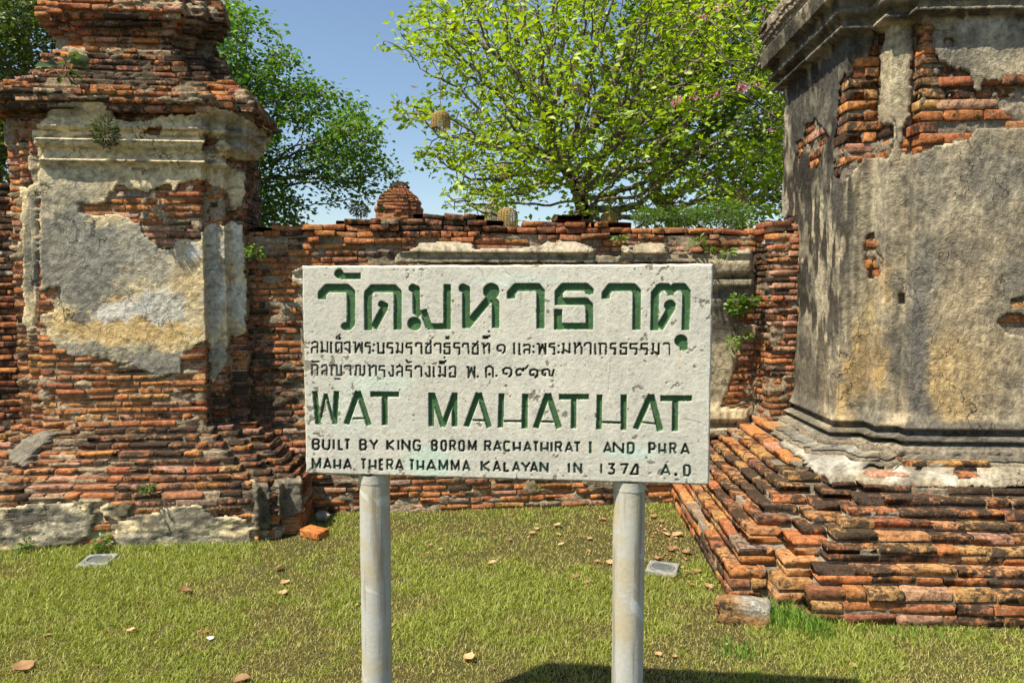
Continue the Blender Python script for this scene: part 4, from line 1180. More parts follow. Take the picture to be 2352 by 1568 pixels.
for (u_, s_off, side) in ((849, 0, 'streaked with rust'), (1448, 0, 'speckled with pale repainted patches')):
    bxp, _ = on_board(u_, 1105)
    cx = SA[0] + sx_[0] * bxp - sn_[0] * 0.053; cy = SA[1] + sx_[1] * bxp - sn_[1] * 0.053
    rr_ = random.Random(u_)
    rings = [(cx + 0.0008 * rr_.uniform(-1, 1), cy, -0.05 + k * 0.0531, 0.0505 + 0.0006 * rr_.uniform(-1, 1)) for k in range(21)]
    V, F = tube(rings)
    o = mesh_np('post', V, F, mat=M_POST, smooth=True, parent=sign)
    o['label'] = 'round white post ' + side
    V, F = tube([(cx, cy, 0.985, 0.0515), (cx, cy, 0.999, 0.0525), (cx, cy, 1.0145, 0.0540)])
    vv2 = np.array(V); jit = np.random.default_rng(u_).uniform(-0.0015, 0.0015, len(vv2)); vv2[:, 2] += jit
    mesh_np('mortar_collar', vv2, F, mat=M_SIGN, col=np.tile((0.52, 0.5, 0.42), (len(vv2), 1)), parent=o)
# ================================================================== far shrine tower and trees
def grow(att, roots, step, di, dk, iters=120, maxn=9000, seed=0):
    """space colonisation: returns nodes, parents"""
    rg = np.random.default_rng(seed)
    nodes = [np.array(p, float) for p in roots[0]]
    par = list(roots[1])
    A = att.copy()
    N = np.array(nodes)
    dmin = np.full(len(A), 1e9); near = np.zeros(len(A), int)
    def upd(lo):
        nonlocal dmin, near
        for s in range(lo, len(N), 256):
            B = N[s:s + 256]
            d = np.sqrt(((A[:, None, :] - B[None]) ** 2).sum(-1))
            j = d.argmin(1); dm = d[np.arange(len(A)), j]
            m = dm < dmin
            dmin[m] = dm[m]; near[m] = j[m] + s
    upd(0)
    for it in range(iters):
        if len(A) == 0 or len(N) > maxn: break
        m = dmin < di
        if not m.any(): break
        dirs = A[m] - N[near[m]]
        dirs /= np.linalg.norm(dirs, axis=1, keepdims=True) + 1e-9
        acc = np.zeros((len(N), 3)); np.add.at(acc, near[m], dirs)
        g = np.unique(near[m])
        v = acc[g]; v /= np.linalg.norm(v, axis=1, keepdims=True) + 1e-9
        v += rg.normal(0, 0.22, v.shape); v /= np.linalg.norm(v, axis=1, keepdims=True)
        new = N[g] + v * step
        lo = len(N)
        N = np.concatenate([N, new]); par += list(g)
        upd(lo)
        k = dmin > dk
        A = A[k]; dmin = dmin[k]; near = near[k]
    return N, np.array(par)

def wood_mesh(name, N, par, rtip, p, rmax, parent, sides=5, mat=None):
    n = len(N)
    cnt = np.zeros(n); kids = np.zeros(n, int)
    for i in range(n - 1, -1, -1):
        if kids[i] == 0: cnt[i] = 1
        if par[i] >= 0:
            cnt[par[i]] += cnt[i]; kids[par[i]] += 1
    rad = np.minimum(rtip * cnt ** p, rmax)
    ch = np.array([i for i in range(n) if par[i] >= 0])
    a = N[par[ch]]; b = N[ch]
    d = b - a; d /= np.linalg.norm(d, axis=1, keepdims=True) + 1e-9
    up = np.where(np.abs(d[:, 2:3]) > 0.9, np.array([[1.0, 0, 0]]), np.array([[0, 0, 1.0]]))
    x = np.cross(d, up); x /= np.linalg.norm(x, axis=1, keepdims=True); y = np.cross(d, x)
    ra = np.minimum(rad[par[ch]], rad[ch] * 1.35)[:, None]; rb = rad[ch][:, None]
    V = []; 
    for (c, r) in ((a - d * ra * 0.3, ra), (b + d * rb * 0.3, rb)):
        for s in range(sides):
            t = 2 * math.pi * s / sides
            V.append(c + (x * math.cos(t) + y * math.sin(t)) * r)
    V = np.stack(V, 1)                      # (m, 2*sides, 3)
    m = len(ch)
    base = (np.arange(m) * 2 * sides)[:, None, None]
    f = np.array([[s, (s + 1) % sides, sides + (s + 1) % sides, sides + s] for s in range(sides)])[None]
    F = (base + f).reshape(-1, 4)
    mesh_np(name, V.reshape(-1, 3), F, mat=mat or M_BARK, smooth=True, parent=parent)
    return rad, kids

def leaf_mesh(name, pos, size, cols, parent, mat=None, seed=0, flat=0.35, aspect=0.5, droop=0.25, dirs=None):
    """folded pointed leaves: 5 verts, 4 triangles each"""
    rg = np.random.default_rng(seed)
    n = len(pos)
    d = rg.normal(0, 1, (n, 3)) if dirs is None else dirs + rg.normal(0, 0.35, (n, 3))
    d[:, 2] = d[:, 2] * flat - droop * 0.3
    d /= np.linalg.norm(d, axis=1, keepdims=True)
    nr = rg.normal(0, 1, (n, 3)) * np.array([1, 1, 0.6]) + np.array([0, 0, 1.1])
    s = np.cross(d, nr); s /= np.linalg.norm(s, axis=1, keepdims=True)
    nn = np.cross(s, d)
    L = size[:, None]; w = L * aspect * 0.5
    p0 = pos
    mid = pos + d * L * 0.52
    p1 = mid + s * w + nn * L * 0.10; p2 = mid - s * w + nn * L * 0.10
    q = pos + d * L * 0.55 - nn * L * 0.03
    tip = pos + d * L - nn * L * 0.10
    V = np.stack([p0, p1, tip, p2, q], 1).reshape(-1, 3)
    b = (np.arange(n) * 5)[:, None]
    F = np.concatenate([b + np.array([[0, 4, 1]]), b + np.array([[4, 2, 1]]), b + np.array([[0, 3, 4]]), b + np.array([[4, 3, 2]])])
    C = np.repeat(cols, 5, 0)
    return mesh_np(name, V, F3=F, mat=mat or M_LEAF, col=C, parent=parent)

def crown_pts(polys, Y, dY, n, seed, dens=None, ext=None):
    """attraction points inside an outline seen in the photograph, given real depth"""
    rg = np.random.default_rng(seed)
    P = np.array(sum(polys, []), float)
    out = []
    lo, hi = P.min(0), P.max(0)
    while len(out) < n:
        u = rg.uniform(lo[0], hi[0], 4000); v = rg.uniform(lo[1], hi[1], 4000)
        d = np.full(u.shape, 1e9)
        for p in polys: d = np.minimum(d, poly_sdf(u, v, p))
        m = d < 0
        cl = fbm(u / 75 + seed, v / 42 + seed, 3, seed + 60)
        m &= rg.random(len(u)) < sstep(0.37, 0.49, cl + 0.0012 * np.clip(-d - 30, 0, 60)) * 0.95 + 0.05
        u, v, dd = u[m], v[m], d[m]
        # thinner in depth near the outline
        half = dY * np.sqrt(np.clip(-dd / 190.0, 0.02, 1))
        y = Y + rg.uniform(-1, 1, len(u)) * half
        for a, b, c in zip(u, v, y):
            out.append(at(a, b, c))
            if len(out) >= n: break
    return np.array(out)

def tree(name, polys, Y, dY, npts, trunk, step, di, dk, leaf, label, cat, cols, per=5, seed=0, rtip=0.006, rmax=0.2, group=None, p=0.5, flat=0.35, dens=None, leaf_r=0.06, frac=1.0, nodeleaf=0.35, aspect=0.5, spread=None):
    """trunk: picture points (u, v, Y) from the ground up; returns root"""
    tp = [at(*q) for q in trunk]
    g0 = tp[0].copy(); g0[2] = 0.0
    root = thing(name, g0, label, cat, group)
    pts = [g0] + tp
    nodes = []; par = []
    for a, b in zip(pts[:-1], pts[1:]):
        m = max(1, int(np.linalg.norm(b - a) / step))
        for k in range(m):
            nodes.append(a + (b - a) * k / m); par.append(len(nodes) - 2)
    nodes.append(pts[-1]); par.append(len(nodes) - 2)
    A = crown_pts(polys, Y, dY, npts, seed, dens)
    N, pr = grow(A, (nodes, par), step, di, dk, seed=seed)
    rad, kids = wood_mesh('trunk', N, pr, rtip, p, rmax, root)
    rg = np.random.default_rng(seed + 5)
    tips = np.where(kids == 0)[0]; thin = np.where((rad < rtip * 2.3) & (kids > 0))[0]
    thin = thin[rg.random(len(thin)) < nodeleaf]
    src = np.concatenate([tips, thin])
    src = src[rg.random(len(src)) < frac]
    lf_ = fbm(N[src][:, 0] * 1.6 + 7, N[src][:, 2] * 1.6 + N[src][:, 1] * 0.9, 3, seed + 2)
    src = src[rg.random(len(src)) < 0.5 + 0.5 * sstep(0.38, 0.52, lf_)]
    src = np.repeat(src, per)
    pos = N[src] + rg.normal(0, leaf_r, (len(src), 3))
    gd = N[src] - N[np.maximum(pr[src], 0)]
    gd /= np.linalg.norm(gd, axis=1, keepdims=True) + 1e-9
    dirs = gd * 0.5 + rg.normal(0, 0.8, gd.shape)
    size = leaf * rg.uniform(0.6, 1.25, len(src))
    w = rg.random(len(src)); cl = fbm(N[src][:, 0] * 1.2, N[src][:, 2] * 1.2 + N[src][:, 1], 2, seed)
    t = np.clip(0.55 * w + 0.9 * (cl - 0.5) + 0.2, 0, 1)[:, None]
    C = np.array(cols[0]) * (1 - t) + np.array(cols[1]) * t
    brown = rg.random(len(src)) < 0.01
    C[brown] = (0.16, 0.10, 0.03)
    leaf_mesh('foliage', pos, size, C, root, seed=seed, flat=flat, aspect=aspect, dirs=dirs)
    return root, N

G_BR = ((0.17, 0.27, 0.012), (0.42, 0.56, 0.03))
G_DK = ((0.035, 0.11, 0.010), (0.17, 0.32, 0.018))
# broad light green tree in the middle
P1 = [[(850, 95), (905, 50), (960, 15), (1050, -60), (1200, -160), (1400, -200), (1600, -180), (1830, -150), (1850, 300), (1800, 560), (1500, 560), (1120, 550), (1080, 490), (1010, 470), (985, 440), (1005, 400), (955, 375), (940, 350), (985, 330), (935, 300), (890, 262), (905, 235), (1000, 215), (1010, 180), (960, 150), (880, 125)]]
t1, N1 = tree('broadleaf_tree', P1, 12.5, 2.6, 9000, [(1345, 560, 12.5), (1343, 500, 12.5), (1330, 440, 12.5), (1300, 380, 12.5)], 0.14, 1.6, 0.215, 0.135,
     'wide sunlit yellow green tree whose dark trunk rises behind the middle of the low wall', 'tree', G_BR, per=7, seed=3, rtip=0.0075, rmax=0.13, leaf_r=0.085, nodeleaf=0.65, aspect=0.55)
P2 = [[(1420, 40), (1500, -120), (1650, -180), (1900, -150), (1950, 200), (1900, 420), (1790, 480), (1700, 470), (1600, 440), (1480, 430), (1400, 380), (1380, 250)]]
t2, N2 = tree('broadleaf_tree', P2, 15.0, 2.2, 4200, [(1560, 560, 15.2), (1545, 490, 15.2), (1500, 440, 15.1), (1520, 400, 15)], 0.17, 1.8, 0.27, 0.16,
     'second green tree with a thick curved limb, behind the right part of the wall', 'tree', ((0.05, 0.12, 0.012), (0.16, 0.28, 0.022)), per=9, seed=8, rtip=0.008, rmax=0.19, leaf_r=0.13, nodeleaf=0.9, aspect=0.55)
# dense darker tree behind the brick pier
P3 = [[(380, -60), (480, 0), (560, 8), (600, 40), (636, 52), (650, 76), (640, 100), (702, 124), (690, 153), (742, 195), (790, 225), (842, 250), (895, 300), (870, 330), (890, 370), (935, 395), (905, 412), (850, 395), (830, 430), (872, 440), (855, 468), (800, 462), (740, 470), (700, 440), (720, 480), (690, 540), (600, 560), (560, 560), (300, 560), (250, 100)],
      [(820, 370), (935, 392), (925, 408), (820, 400)], [(790, 430), (880, 440), (870, 460), (790, 465)]]
t3, N3 = tree('broadleaf_tree', P3, 9.0, 1.3, 8500, [(520, 560, 9.2), (515, 480, 9.2), (530, 400, 9.1)], 0.095, 1.2, 0.13, 0.072,
     'dense dark green tree rising directly behind the brick pier, left of the open sky', 'tree', G_DK, per=11, seed=13, rtip=0.004, rmax=0.13, leaf_r=0.07, nodeleaf=1.0, aspect=0.6)
P4 = [[(-160, -80), (170, -80), (150, 60), (120, 110), (160, 150), (110, 190), (60, 180), (20, 210), (70, 300), (90, 420), (60, 430), (-160, 440)]]
t4, N4 = tree('broadleaf_tree', P4, 11.5, 1.6, 6500, [(-30, 560, 11.5), (-20, 480, 11.5), (10, 300, 11.5), (60, 150, 11.5)], 0.13, 1.5, 0.17, 0.11,
     'dark tree with a pale leaning limb in the top left corner', 'tree', ((0.03, 0.065, 0.010), (0.10, 0.14, 0.018)), per=11, seed=17, rtip=0.005, rmax=0.12, leaf_r=0.10, nodeleaf=1.0)
# flowering branches leaning in from behind the right pier
P5 = [[(1500, 200), (1560, 20), (1640, -60), (1900, -60), (1900, 330), (1760, 330), (1660, 260), (1560, 270)]]
t5, N5 = tree('flowering_tree', P5, 8.6, 0.9, 520, [(1960, 560, 8.6), (1940, 400, 8.6), (1880, 250, 8.6)], 0.13, 1.6, 0.24, 0.085,
     'thin flowering tree with pink blossoms leaning out from behind the stuccoed pier', 'tree', ((0.10, 0.17, 0.015), (0.24, 0.33, 0.03)), per=1, seed=23, rtip=0.0040, rmax=0.05, leaf_r=0.04, nodeleaf=0.15, aspect=0.8)
fr_ = []
for (u, v) in [(1555, 228), (1568, 222), (1548, 240), (1590, 226), (1601, 224), (1640, 220), (1646, 214), (1555, 232), (1700, 198), (1712, 202), (1735, 196), (1660, 18), (1605, 38), (1618, 40), (1650, 24), (1765, 100), (1705, 205), (1800, 40), (1770, 300), (1755, 20)]:
    for k in range(6):
        fr_.append(at(u + random.gauss(0, 4), v + random.gauss(0, 3.5), 8.0 + random.uniform(-0.02, 0.02)))
fr_ = np.array(fr_)
leaf_mesh('blossom', fr_, np.full(len(fr_), 0.038), np.tile((0.70, 0.20, 0.52), (len(fr_), 1)) * np.random.default_rng(4).uniform(0.7, 1.3, (len(fr_), 1)), t5, seed=5, flat=1.0, aspect=0.6)

def bush(name, u, v, Y, ru, rv, n, leaf, cols, label, seed, group=None, zbase=None, cat='shrub', stems=10, aspect=0.45, dY=0.3):
    rg = np.random.default_rng(seed)
    c = at(u, v, Y); px = Y / FP
    z0 = (c[2] - rv * px) if zbase is None else zbase
    root = thing(name, (c[0], c[1], z0), label, cat, group)
    A = rg.normal(0, 1, (n, 3)); A /= np.linalg.norm(A, axis=1, keepdims=True)
    A *= (rg.random((n, 1)) ** 0.4)
    lum = 0.75 + 0.5 * fbm(A[:, 0] * 3 + 5, A[:, 2] * 3 + 5 + A[:, 1], 2, seed)
    A *= lum[:, None]
    pos = c + A * np.array([ru * px, dY, rv * px])
    t = np.clip(rg.random(n)[:, None] * 0.7 + 0.3 * (A[:, 2:3]), 0, 1)
    C = np.array(cols[0]) * (1 - t) + np.array(cols[1]) * t
    leaf_mesh('leaves', pos, leaf * rg.uniform(0.6, 1.3, n), C, root, seed=seed, aspect=aspect)
    nodes = [np.array([c[0], c[1], z0])]; par = [-1]
    for k in range(stems):
        e = pos[rg.integers(n)]
        m = 4; last = 0
        for j in range(1, m + 1):
            nodes.append(nodes[0] + (e - nodes[0]) * j / m + rg.normal(0, 0.03 * ru * px, 3)); par.append(last); last = len(nodes) - 1
    wood_mesh('stems', np.array(nodes), np.array(par), 0.0022 * max(1, Y / 6), 0.4, 0.012, root, sides=4)
    return root
BG = ((0.05, 0.11, 0.012), (0.15, 0.27, 0.02))
bush('shrub', 1650, 490, 10.0, 75, 26, 2600, 0.045, BG, 'feathery green shrub above the wall top, just left of the stuccoed pier', 1, zbase=0, stems=14, aspect=0.3, dY=0.7)
bush('shrub', 1560, 496, 10.4, 40, 20, 1300, 0.045, BG, 'feathery green shrub above the wall top, middle one of three in a row', 2, zbase=0, stems=10, aspect=0.3, dY=0.5)
bush('shrub', 1490, 496, 10.2, 34, 18, 1000, 0.045, BG, 'small feathery shrub behind the wall to the right of the dark trunk', 3, zbase=0, stems=10, aspect=0.3, dY=0.5)
bush('shrub', 825, 480, 9.5, 22, 14, 420, 0.04, ((0.10, 0.09, 0.02), (0.20, 0.18, 0.04)), 'dry olive shrub behind the wall, left of the distant brick tower', 4, zbase=0, stems=8)

# ------------------------------------------------------------------ distant brick tower (chedi)
def lathe_sq(prof_, n, jit, seed):
    """stepped, slightly irregular redented tower: rings of 20 points"""
    rg = np.random.default_rng(seed)
    sh = [(1, .55), (.85, .55), (.85, .85), (.55, .85), (.55, 1)]
    ring = []
    for q in range(4):
        a = math.pi / 2 * q
        for (x, y) in sh:
            ring.append((x * math.cos(a) - y * math.sin(a), x * math.sin(a) + y * math.cos(a)))
    return ring
ring = lathe_sq(None, 0, 0, 0)
ct = at(918, 470, 26.0)
tower = thing('brick_tower', (ct[0], ct[1], 0), 'distant crumbling red brick tower with a dark domed cap seen over the wall', 'tower')
tone_t = make_tone(dict(orange=0.3, red=1, dull=1.2, pink=0.5), 0.25, [], 71)
zt_ = lambda v: zfor(v, 26.0)
levels = []
lv = [(520, 0.82), (500, 0.80), (488, 0.80), (487, 0.84), (478, 0.83), (477, 0.74), (470, 0.72), (469, 0.76), (462, 0.76), (461, 0.66), (455, 0.64), (454, 0.66), (449, 0.60), (448, 0.50), (443, 0.47), (442, 0.42), (436, 0.36), (435, 0.32), (432, 0.30)]
V = []; F = []; Cc = []
rg = np.random.default_rng(9)
rows_t = [(0.0, 1.0), (zt_(540), 0.95)] + [(zt_(v), r) for v, r in lv]
zz = []; rr2 = []
for (za, ra), (zb_, rb_) in zip(rows_t[:-1], rows_t[1:]):
    m = max(1, int((zb_ - za) / 0.09))
    for k in range(m):
        zz.append(za + (zb_ - za) * k / m); rr2.append(ra + (rb_ - ra) * k / m)
zz.append(rows_t[-1][0]); rr2.append(rows_t[-1][1])
nr = len(zz); m = len(ring)
for z, r in zip(zz, rr2):
    for (x, y) in ring:
        j = 1 + rg.normal(0, 0.022)
        V.append((ct[0] + x * r * j, ct[1] + y * r * j, z + rg.normal(0, 0.01)))
        Cc.append(tone_t(0, 0, rg.random() * 9, rg.random() * 9))
for a in range(nr - 1):
    for b in range(m):
        F.append((a * m + b, a * m + (b + 1) % m, (a + 1) * m + (b + 1) % m, (a + 1) * m + b))
mesh_np('body', V, F, mat=MB_ATT, col=np.array(Cc), parent=tower)
# courses of brick on its face, kept small
recs = []
FT = Frame(ct[0], ct[1], 0)
for a in range(2, nr - 1):
    r = rr2[a]; z = zz[a]
    if z < zt_(512): continue
    pl = [(-r * .85, -r * .55), (-r * .55, -r * .55 - 0), (-r * .55, -r), (r * .55, -r), (r * .55, -r * .85), (r * .85, -r * .85), (r * .85, -r * .55)]
    recs += lay(FT, [(-r * .85, -r * .85), (-r * .5501, -r * .85), (-r * .55, -r), (r * .55, -r), (r * .5501, -r * .85), (r * .85, -r * .85)] if False else [(-r * .85, -r * .85), (-r * .56, -r * .85)], [(z, z + 0.085, 0.02)], tone_t, None, Lm=0.26, D=0.12, seed=a, rag=0.015)
    recs += lay(FT, [(-r * .55, -r), (r * .55, -r)], [(z, z + 0.085, 0.02)], tone_t, None, Lm=0.28, D=0.12, seed=a + 99, rag=0.02)
    recs += lay(FT, [(r * .56, -r * .85), (r * .85, -r * .85)], [(z, z + 0.085, 0.02)], tone_t, None, Lm=0.26, D=0.12, seed=a + 199, rag=0.015)
recs = [(m_, k_, c_, 0) for m_, k_, c_, s_ in recs]
commit_bricks(tower, recs, 0)
dz0 = zt_(431)
rings = [(ct[0], ct[1], dz0 - 0.02, 0.37), (ct[0], ct[1], dz0 + 0.02, 0.40)] + [(ct[0], ct[1], dz0 + 0.03 + 0.20 * math.sin(t), 0.34 * math.cos(t)) for t in np.linspace(0.05, 1.5, 7)]
Vt, Ft = tube(rings, 16)
mesh_np('cap', Vt, Ft, mat=MB_ATT, col=np.tile((0.03, 0.028, 0.025, 0.30), (len(Vt), 1)), parent=tower)

# pale spire and roof far behind
ch = at(1132, 462, 60.0)
sp = thing('stone_spire', (ch[0], ch[1], 0), 'small pale grey spire top just visible over the wall right of the distant brick tower', 'spire')
rings = [(ch[0], ch[1], 0, 1.4), (ch[0], ch[1], zfor(490, 60), 1.0), (ch[0], ch[1], zfor(478, 60), 0.95), (ch[0], ch[1], zfor(477, 60), 0.72), (ch[0], ch[1], zfor(470, 60), 0.70), (ch[0], ch[1], zfor(469, 60), 0.5), (ch[0], ch[1], zfor(462, 60), 0.46), (ch[0], ch[1], zfor(461, 60), 0.36), (ch[0], ch[1], zfor(452, 60), 0.1)]
Vt, Ft = tube(rings, 20)
mesh_np('shaft', Vt, Ft, mat=M_PL, col=np.tile((0.22, 0.19, 0.165), (len(Vt), 1)), parent=sp)

# ------------------------------------------------------------------ woven lantern baskets hanging in the tree
def simple(name, rgb, rough=0.8, spec=0.2, bs=40, amt=0.3):
    m, nt, out = new_mat(name)
    g = G(nt)
    n = g.noise(bs, 4, 0.6)
    c = g.mix(1.0, rgb, g.ramp(n, 0.3, 0.7, 1 - amt, 1 + amt), 'MULTIPLY')
    g.principled(out, c, rough, g.bump(n, 0.3, 0.005), spec)
    return m
M_CANE = simple('cane', (0.30, 0.20, 0.07), 0.7)
def basket(u, v, Y, w, h, label):
    px = Y / FP; c = at(u, v, Y); r = w * px / 2; hh = h * px
    root = thing('woven_basket', (c[0], c[1], c[2] - hh / 2), label, 'basket', 'woven baskets hung in the trees')
    V = []; F = []
    def strip(pts, wd):
        n0 = len(V)
        P = [np.array(p) for p in pts]
        for i, p in enumerate(P):
            t = P[min(i + 1, len(P) - 1)] - P[max(i - 1, 0)]; t /= np.linalg.norm(t) + 1e-9
            o = p - c; o[2] *= 0.3; o /= np.linalg.norm(o) + 1e-9
            s = np.cross(t, o); s /= np.linalg.norm(s) + 1e-9
            for q in (-s * wd, o * wd * 0.6, s * wd): V.append(p + q)
        for i in range(len(P) - 1):
            a = n0 + 3 * i
            F.extend([(a, a + 1, a + 4, a + 3), (a + 1, a + 2, a + 5, a + 4)])
    def rad(t):      # t 0 bottom .. 1 top
        return r * (0.98 if t < 0.65 else 0.98 * math.sqrt(max(0.0, 1 - ((t - 0.65) / 0.38) ** 2)))
    nb = 18
    for k in range(nb):
        a = 2 * math.pi * k / nb
        strip([(c[0] + rad(t) * math.cos(a), c[1] + rad(t) * math.sin(a), c[2] - hh / 2 + hh * t) for t in np.linspace(0, 1, 8)], r * 0.055)
    for t in np.linspace(0.0, 0.93, 11):
        strip([(c[0] + rad(t) * math.cos(a), c[1] + rad(t) * math.sin(a), c[2] - hh / 2 + hh * t) for a in np.linspace(0, 2 * math.pi, 17)], r * 0.05)
    mesh_np('weave', np.array(V), F, mat=M_CANE, parent=root)
    Vt, Ft = tube([(c[0], c[1], c[2] + hh * 0.48, 0.006), (c[0], c[1], c[2] + hh * 0.48 + 0.5, 0.006)], 5)
    mesh_np('cord', Vt, Ft, mat=M_BARK, parent=root)
for b in [(1012, 276, 10.6, 44, 36, 'yellow woven basket hanging at the left tip of the light green tree'),
          (1322, 212, 11.2, 40, 36, 'woven basket high in the middle of the light green tree'),
          (1166, 500, 9.8, 46, 44, 'pale woven basket standing just above the wall top, left of the dark trunk'),
          (1400, 502, 11.2, 40, 30, 'small woven basket above the wall between trunk and shrubs'),
          (1690, 456, 13.4, 50, 36, 'woven basket in the branches right beside the stuccoed pier'),
          (1160, 392, 11.5, 36, 34, 'woven basket half hidden low in the left of the light green tree')]:
    basket(*b)

# ================================================================== grass
def grass(n, seed):
    rg = np.random.default_rng(seed)
    y = 2.2 + (5.6 - 2.2) * rg.random(n) ** 1.25
    x = rg.uniform(-1, 1, n) * (0.78 * y + 0.45)
    # bare under the walls
    L = FL.ex, FL.ey
    dx = x - FL.o[0]; dy = y - FL.o[1]
    lx = dx * FL.ex[0] + dy * FL.ex[1]; ly = dx * FL.ey[0] + dy * FL.ey[1]
    bad = (ly > -0.40) & (lx < 1.22) & (lx > -2.4)
    bad |= (ly > 0.16)
    dx = x - FR.o[0]; dy = y - FR.o[1]
    rx = dx * FR.ex[0] + dy * FR.ex[1]; ry = dx * FR.ey[0] + dy * FR.ey[1]
    bad |= ((rx > 0.02) & (ry > 0.02)) | ((rx > -0.11) & (ry > 0.12)) | ((rx > -0.30) & (ry > 0.28))
    for (u_, v_) in ((226, 1284), (1522, 1302)):
        c_ = on_ground(u_, v_); bad |= (np.abs(x - c_[0]) < 0.088) & (np.abs(y - c_[1]) < 0.088)
    k = ~bad
    x, y = x[k], y[k]
    green = fbm(x * 1.3 + 3, y * 1.6, 3, 90)            # patches
    fine = fbm(x * 9, y * 9, 3, 91)
    u, v, _ = proj(np.stack([x, y, np.zeros_like(x)], -1))
    wall_g = blob(u, v, (380, 1265, 260, 40)) + blob(u, v, (1850, 1420, 180, 50)) + 0.6 * blob(u, v, (900, 1400, 260, 110)) + 0.5 * blob(u, v, (1250, 1430, 300, 120)) + 0.5 * blob(u, v, (260, 1380, 300, 120)) + .5 * blob(u, v, (2000, 1500, 200, 50))
    dry = 0.8 * blob(u, v, (60, 1450, 200, 120)) + 0.5 * blob(u, v, (1250, 1250, 600, 60)) + 0.7 * blob(u, v, (2250, 1530, 200, 60)) + 0.5 * blob(u, v, (1100, 1530, 500, 60)) + 0.4 * blob(u, v, (1750, 1350, 150, 120))
    g = sstep(0.36, 0.64, green * 0.55 + fine * 0.45 + 0.16 * wall_g - 0.12 * dry + 0.06)
    # thin the bare spots
    keep = rg.random(len(x)) < (0.55 + 0.45 * g)
    x, y, g, wall_g = x[keep], y[keep], g[keep], wall_g[keep]
    n = len(x)
    h = (0.012 + 0.019 * rg.random(n) ** 1.5) * (0.75 + 0.45 * g) * (1 + 0.7 * np.clip(wall_g, 0, 1) * (rg.random(n) < 0.5))
    a = rg.uniform(0, 2 * math.pi, n)
    lean = rg.uniform(0.2, 1.2, n)
    dx, dy = np.cos(a), np.sin(a)
    w = 0.0011 + 0.0009 * rg.random(n) + 0.0003 * (y - 2.5)
    b = rg.uniform(0, 2 * math.pi, n)
    sx, sy = np.cos(b) * w, np.sin(b) * w
    z0 = gz(x, y) - 0.003
    P = np.zeros((n, 5, 3))
    P[:, 0] = np.stack([x - sx, y - sy, z0], -1); P[:, 1] = np.stack([x + sx, y + sy, z0], -1)
    mx = x + dx * h * lean * 0.35; my = y + dy * h * lean * 0.35
    P[:, 2] = np.stack([mx + sx * .75, my + sy * .75, z0 + h * 0.6], -1); P[:, 3] = np.stack([mx - sx * .75, my - sy * .75, z0 + h * 0.6], -1)
    P[:, 4] = np.stack([x + dx * h * lean, y + dy * h * lean, z0 + h * (1.0 - 0.22 * lean)], -1)
    q = (np.arange(n) * 5)[:, None]
    F4 = q + np.array([[0, 1, 2, 3]]); F3 = q + np.array([[3, 2, 4]])
    r = rg.random(n)
    t = np.clip(g + 0.5 * (r - 0.5), 0, 1)[:, None]
    C = np.array((0.42, 0.36, 0.11)) * (1 - t) + np.array((0.30, 0.35, 0.048)) * t
    C *= rg.uniform(0.7, 1.25, (n, 1))
    st = rg.random(n) < 0.05
    C[st] = np.array((0.46, 0.38, 0.19)) * rg.uniform(0.8, 1.2, (st.sum(), 1))
    return mesh_np('grass', P.reshape(-1, 3), F4, F3, mat=M_GRASS, col=np.repeat(C, 5, 0))
gg = grass(480000, 5)
tag(gg, 'short half dry lawn grass in front of the ruins', 'grass', kind='stuff')

# ------------------------------------------------------------------ plants rooted in the masonry and along its foot
WG = ((0.07, 0.15, 0.012), (0.20, 0.34, 0.025))
def weed(u, v, Y, ru, rv, n, leaf, label, seed, cols=WG, **k):
    return bush('wall_plant', u, v, Y, ru, rv, n, leaf, cols, label, seed, cat='plant', dY=0.06, stems=6, **k)
weed(241, 306, 4.60, 30, 34, 520, 0.030, 'dark tufted herb growing out of the stucco mouldings of the brick pier', 11, ((0.03, 0.05, 0.012), (0.09, 0.11, 0.02)), aspect=0.28)
weed(146, 152, 4.55, 34, 26, 26, 0.085, 'broad leaved fig seedling on the dark ledge near the top of the brick pier', 12, ((0.05, 0.09, 0.03), (0.10, 0.16, 0.05)), aspect=0.7)
weed(585, 580, 4.95, 17, 17, 90, 0.035, 'small bright seedling where the wall meets the brick pier', 13, aspect=0.6)
weed(1694, 700, 5.28, 20, 22, 120, 0.045, 'large bright green creeper clump on the wall right of the sign', 14, aspect=0.7)
weed(1727, 690, 5.25, 13, 9, 40, 0.04, 'little leafy sprig right beside the largest wall plant', 15, aspect=0.6)
weed(1712, 770, 5.28, 9, 9, 26, 0.04, 'tiny green sprig on the bare wall bricks right of the sign', 16, aspect=0.7)
weed(1682, 792, 5.28, 12, 14, 44, 0.04, 'small drooping sprig next to the sign edge, lowest of the wall plants', 17, aspect=0.6)
weed(1672, 580, 5.12, 11, 9, 30, 0.05, 'star shaped seedling on the moulding right above the sign corner', 18, aspect=0.4)
weed(1606, 552, 5.2, 13, 9, 32, 0.045, 'seedling in the upper wall bricks above the right end of the sign', 19, aspect=0.4)
weed(1424, 548, 5.2, 14, 7, 30, 0.04, 'seedling on the wall above the letter row, directly over the right post', 20, aspect=0.5)
weed(1632, 575, 5.2, 7, 8, 20, 0.035, 'tiny seedling between two larger ones above the sign corner', 26, aspect=0.5)
weed(60, 1248, 4.28, 14, 11, 60, 0.03, 'small green weed at the plaster foot of the pier, far left', 21, aspect=0.6)
weed(235, 1242, 4.28, 13, 15, 80, 0.03, 'green weed in the crack at the foot of the brick pier', 22, aspect=0.6)
weed(340, 1120, 4.35, 12, 10, 50, 0.022, 'little mossy weed on the stepped courses of the brick pier', 23, aspect=0.5)
weed(1235, 1117, 5.0, 5, 5, 12, 0.03, 'tiny sprig on the wall bricks below the sign', 24)

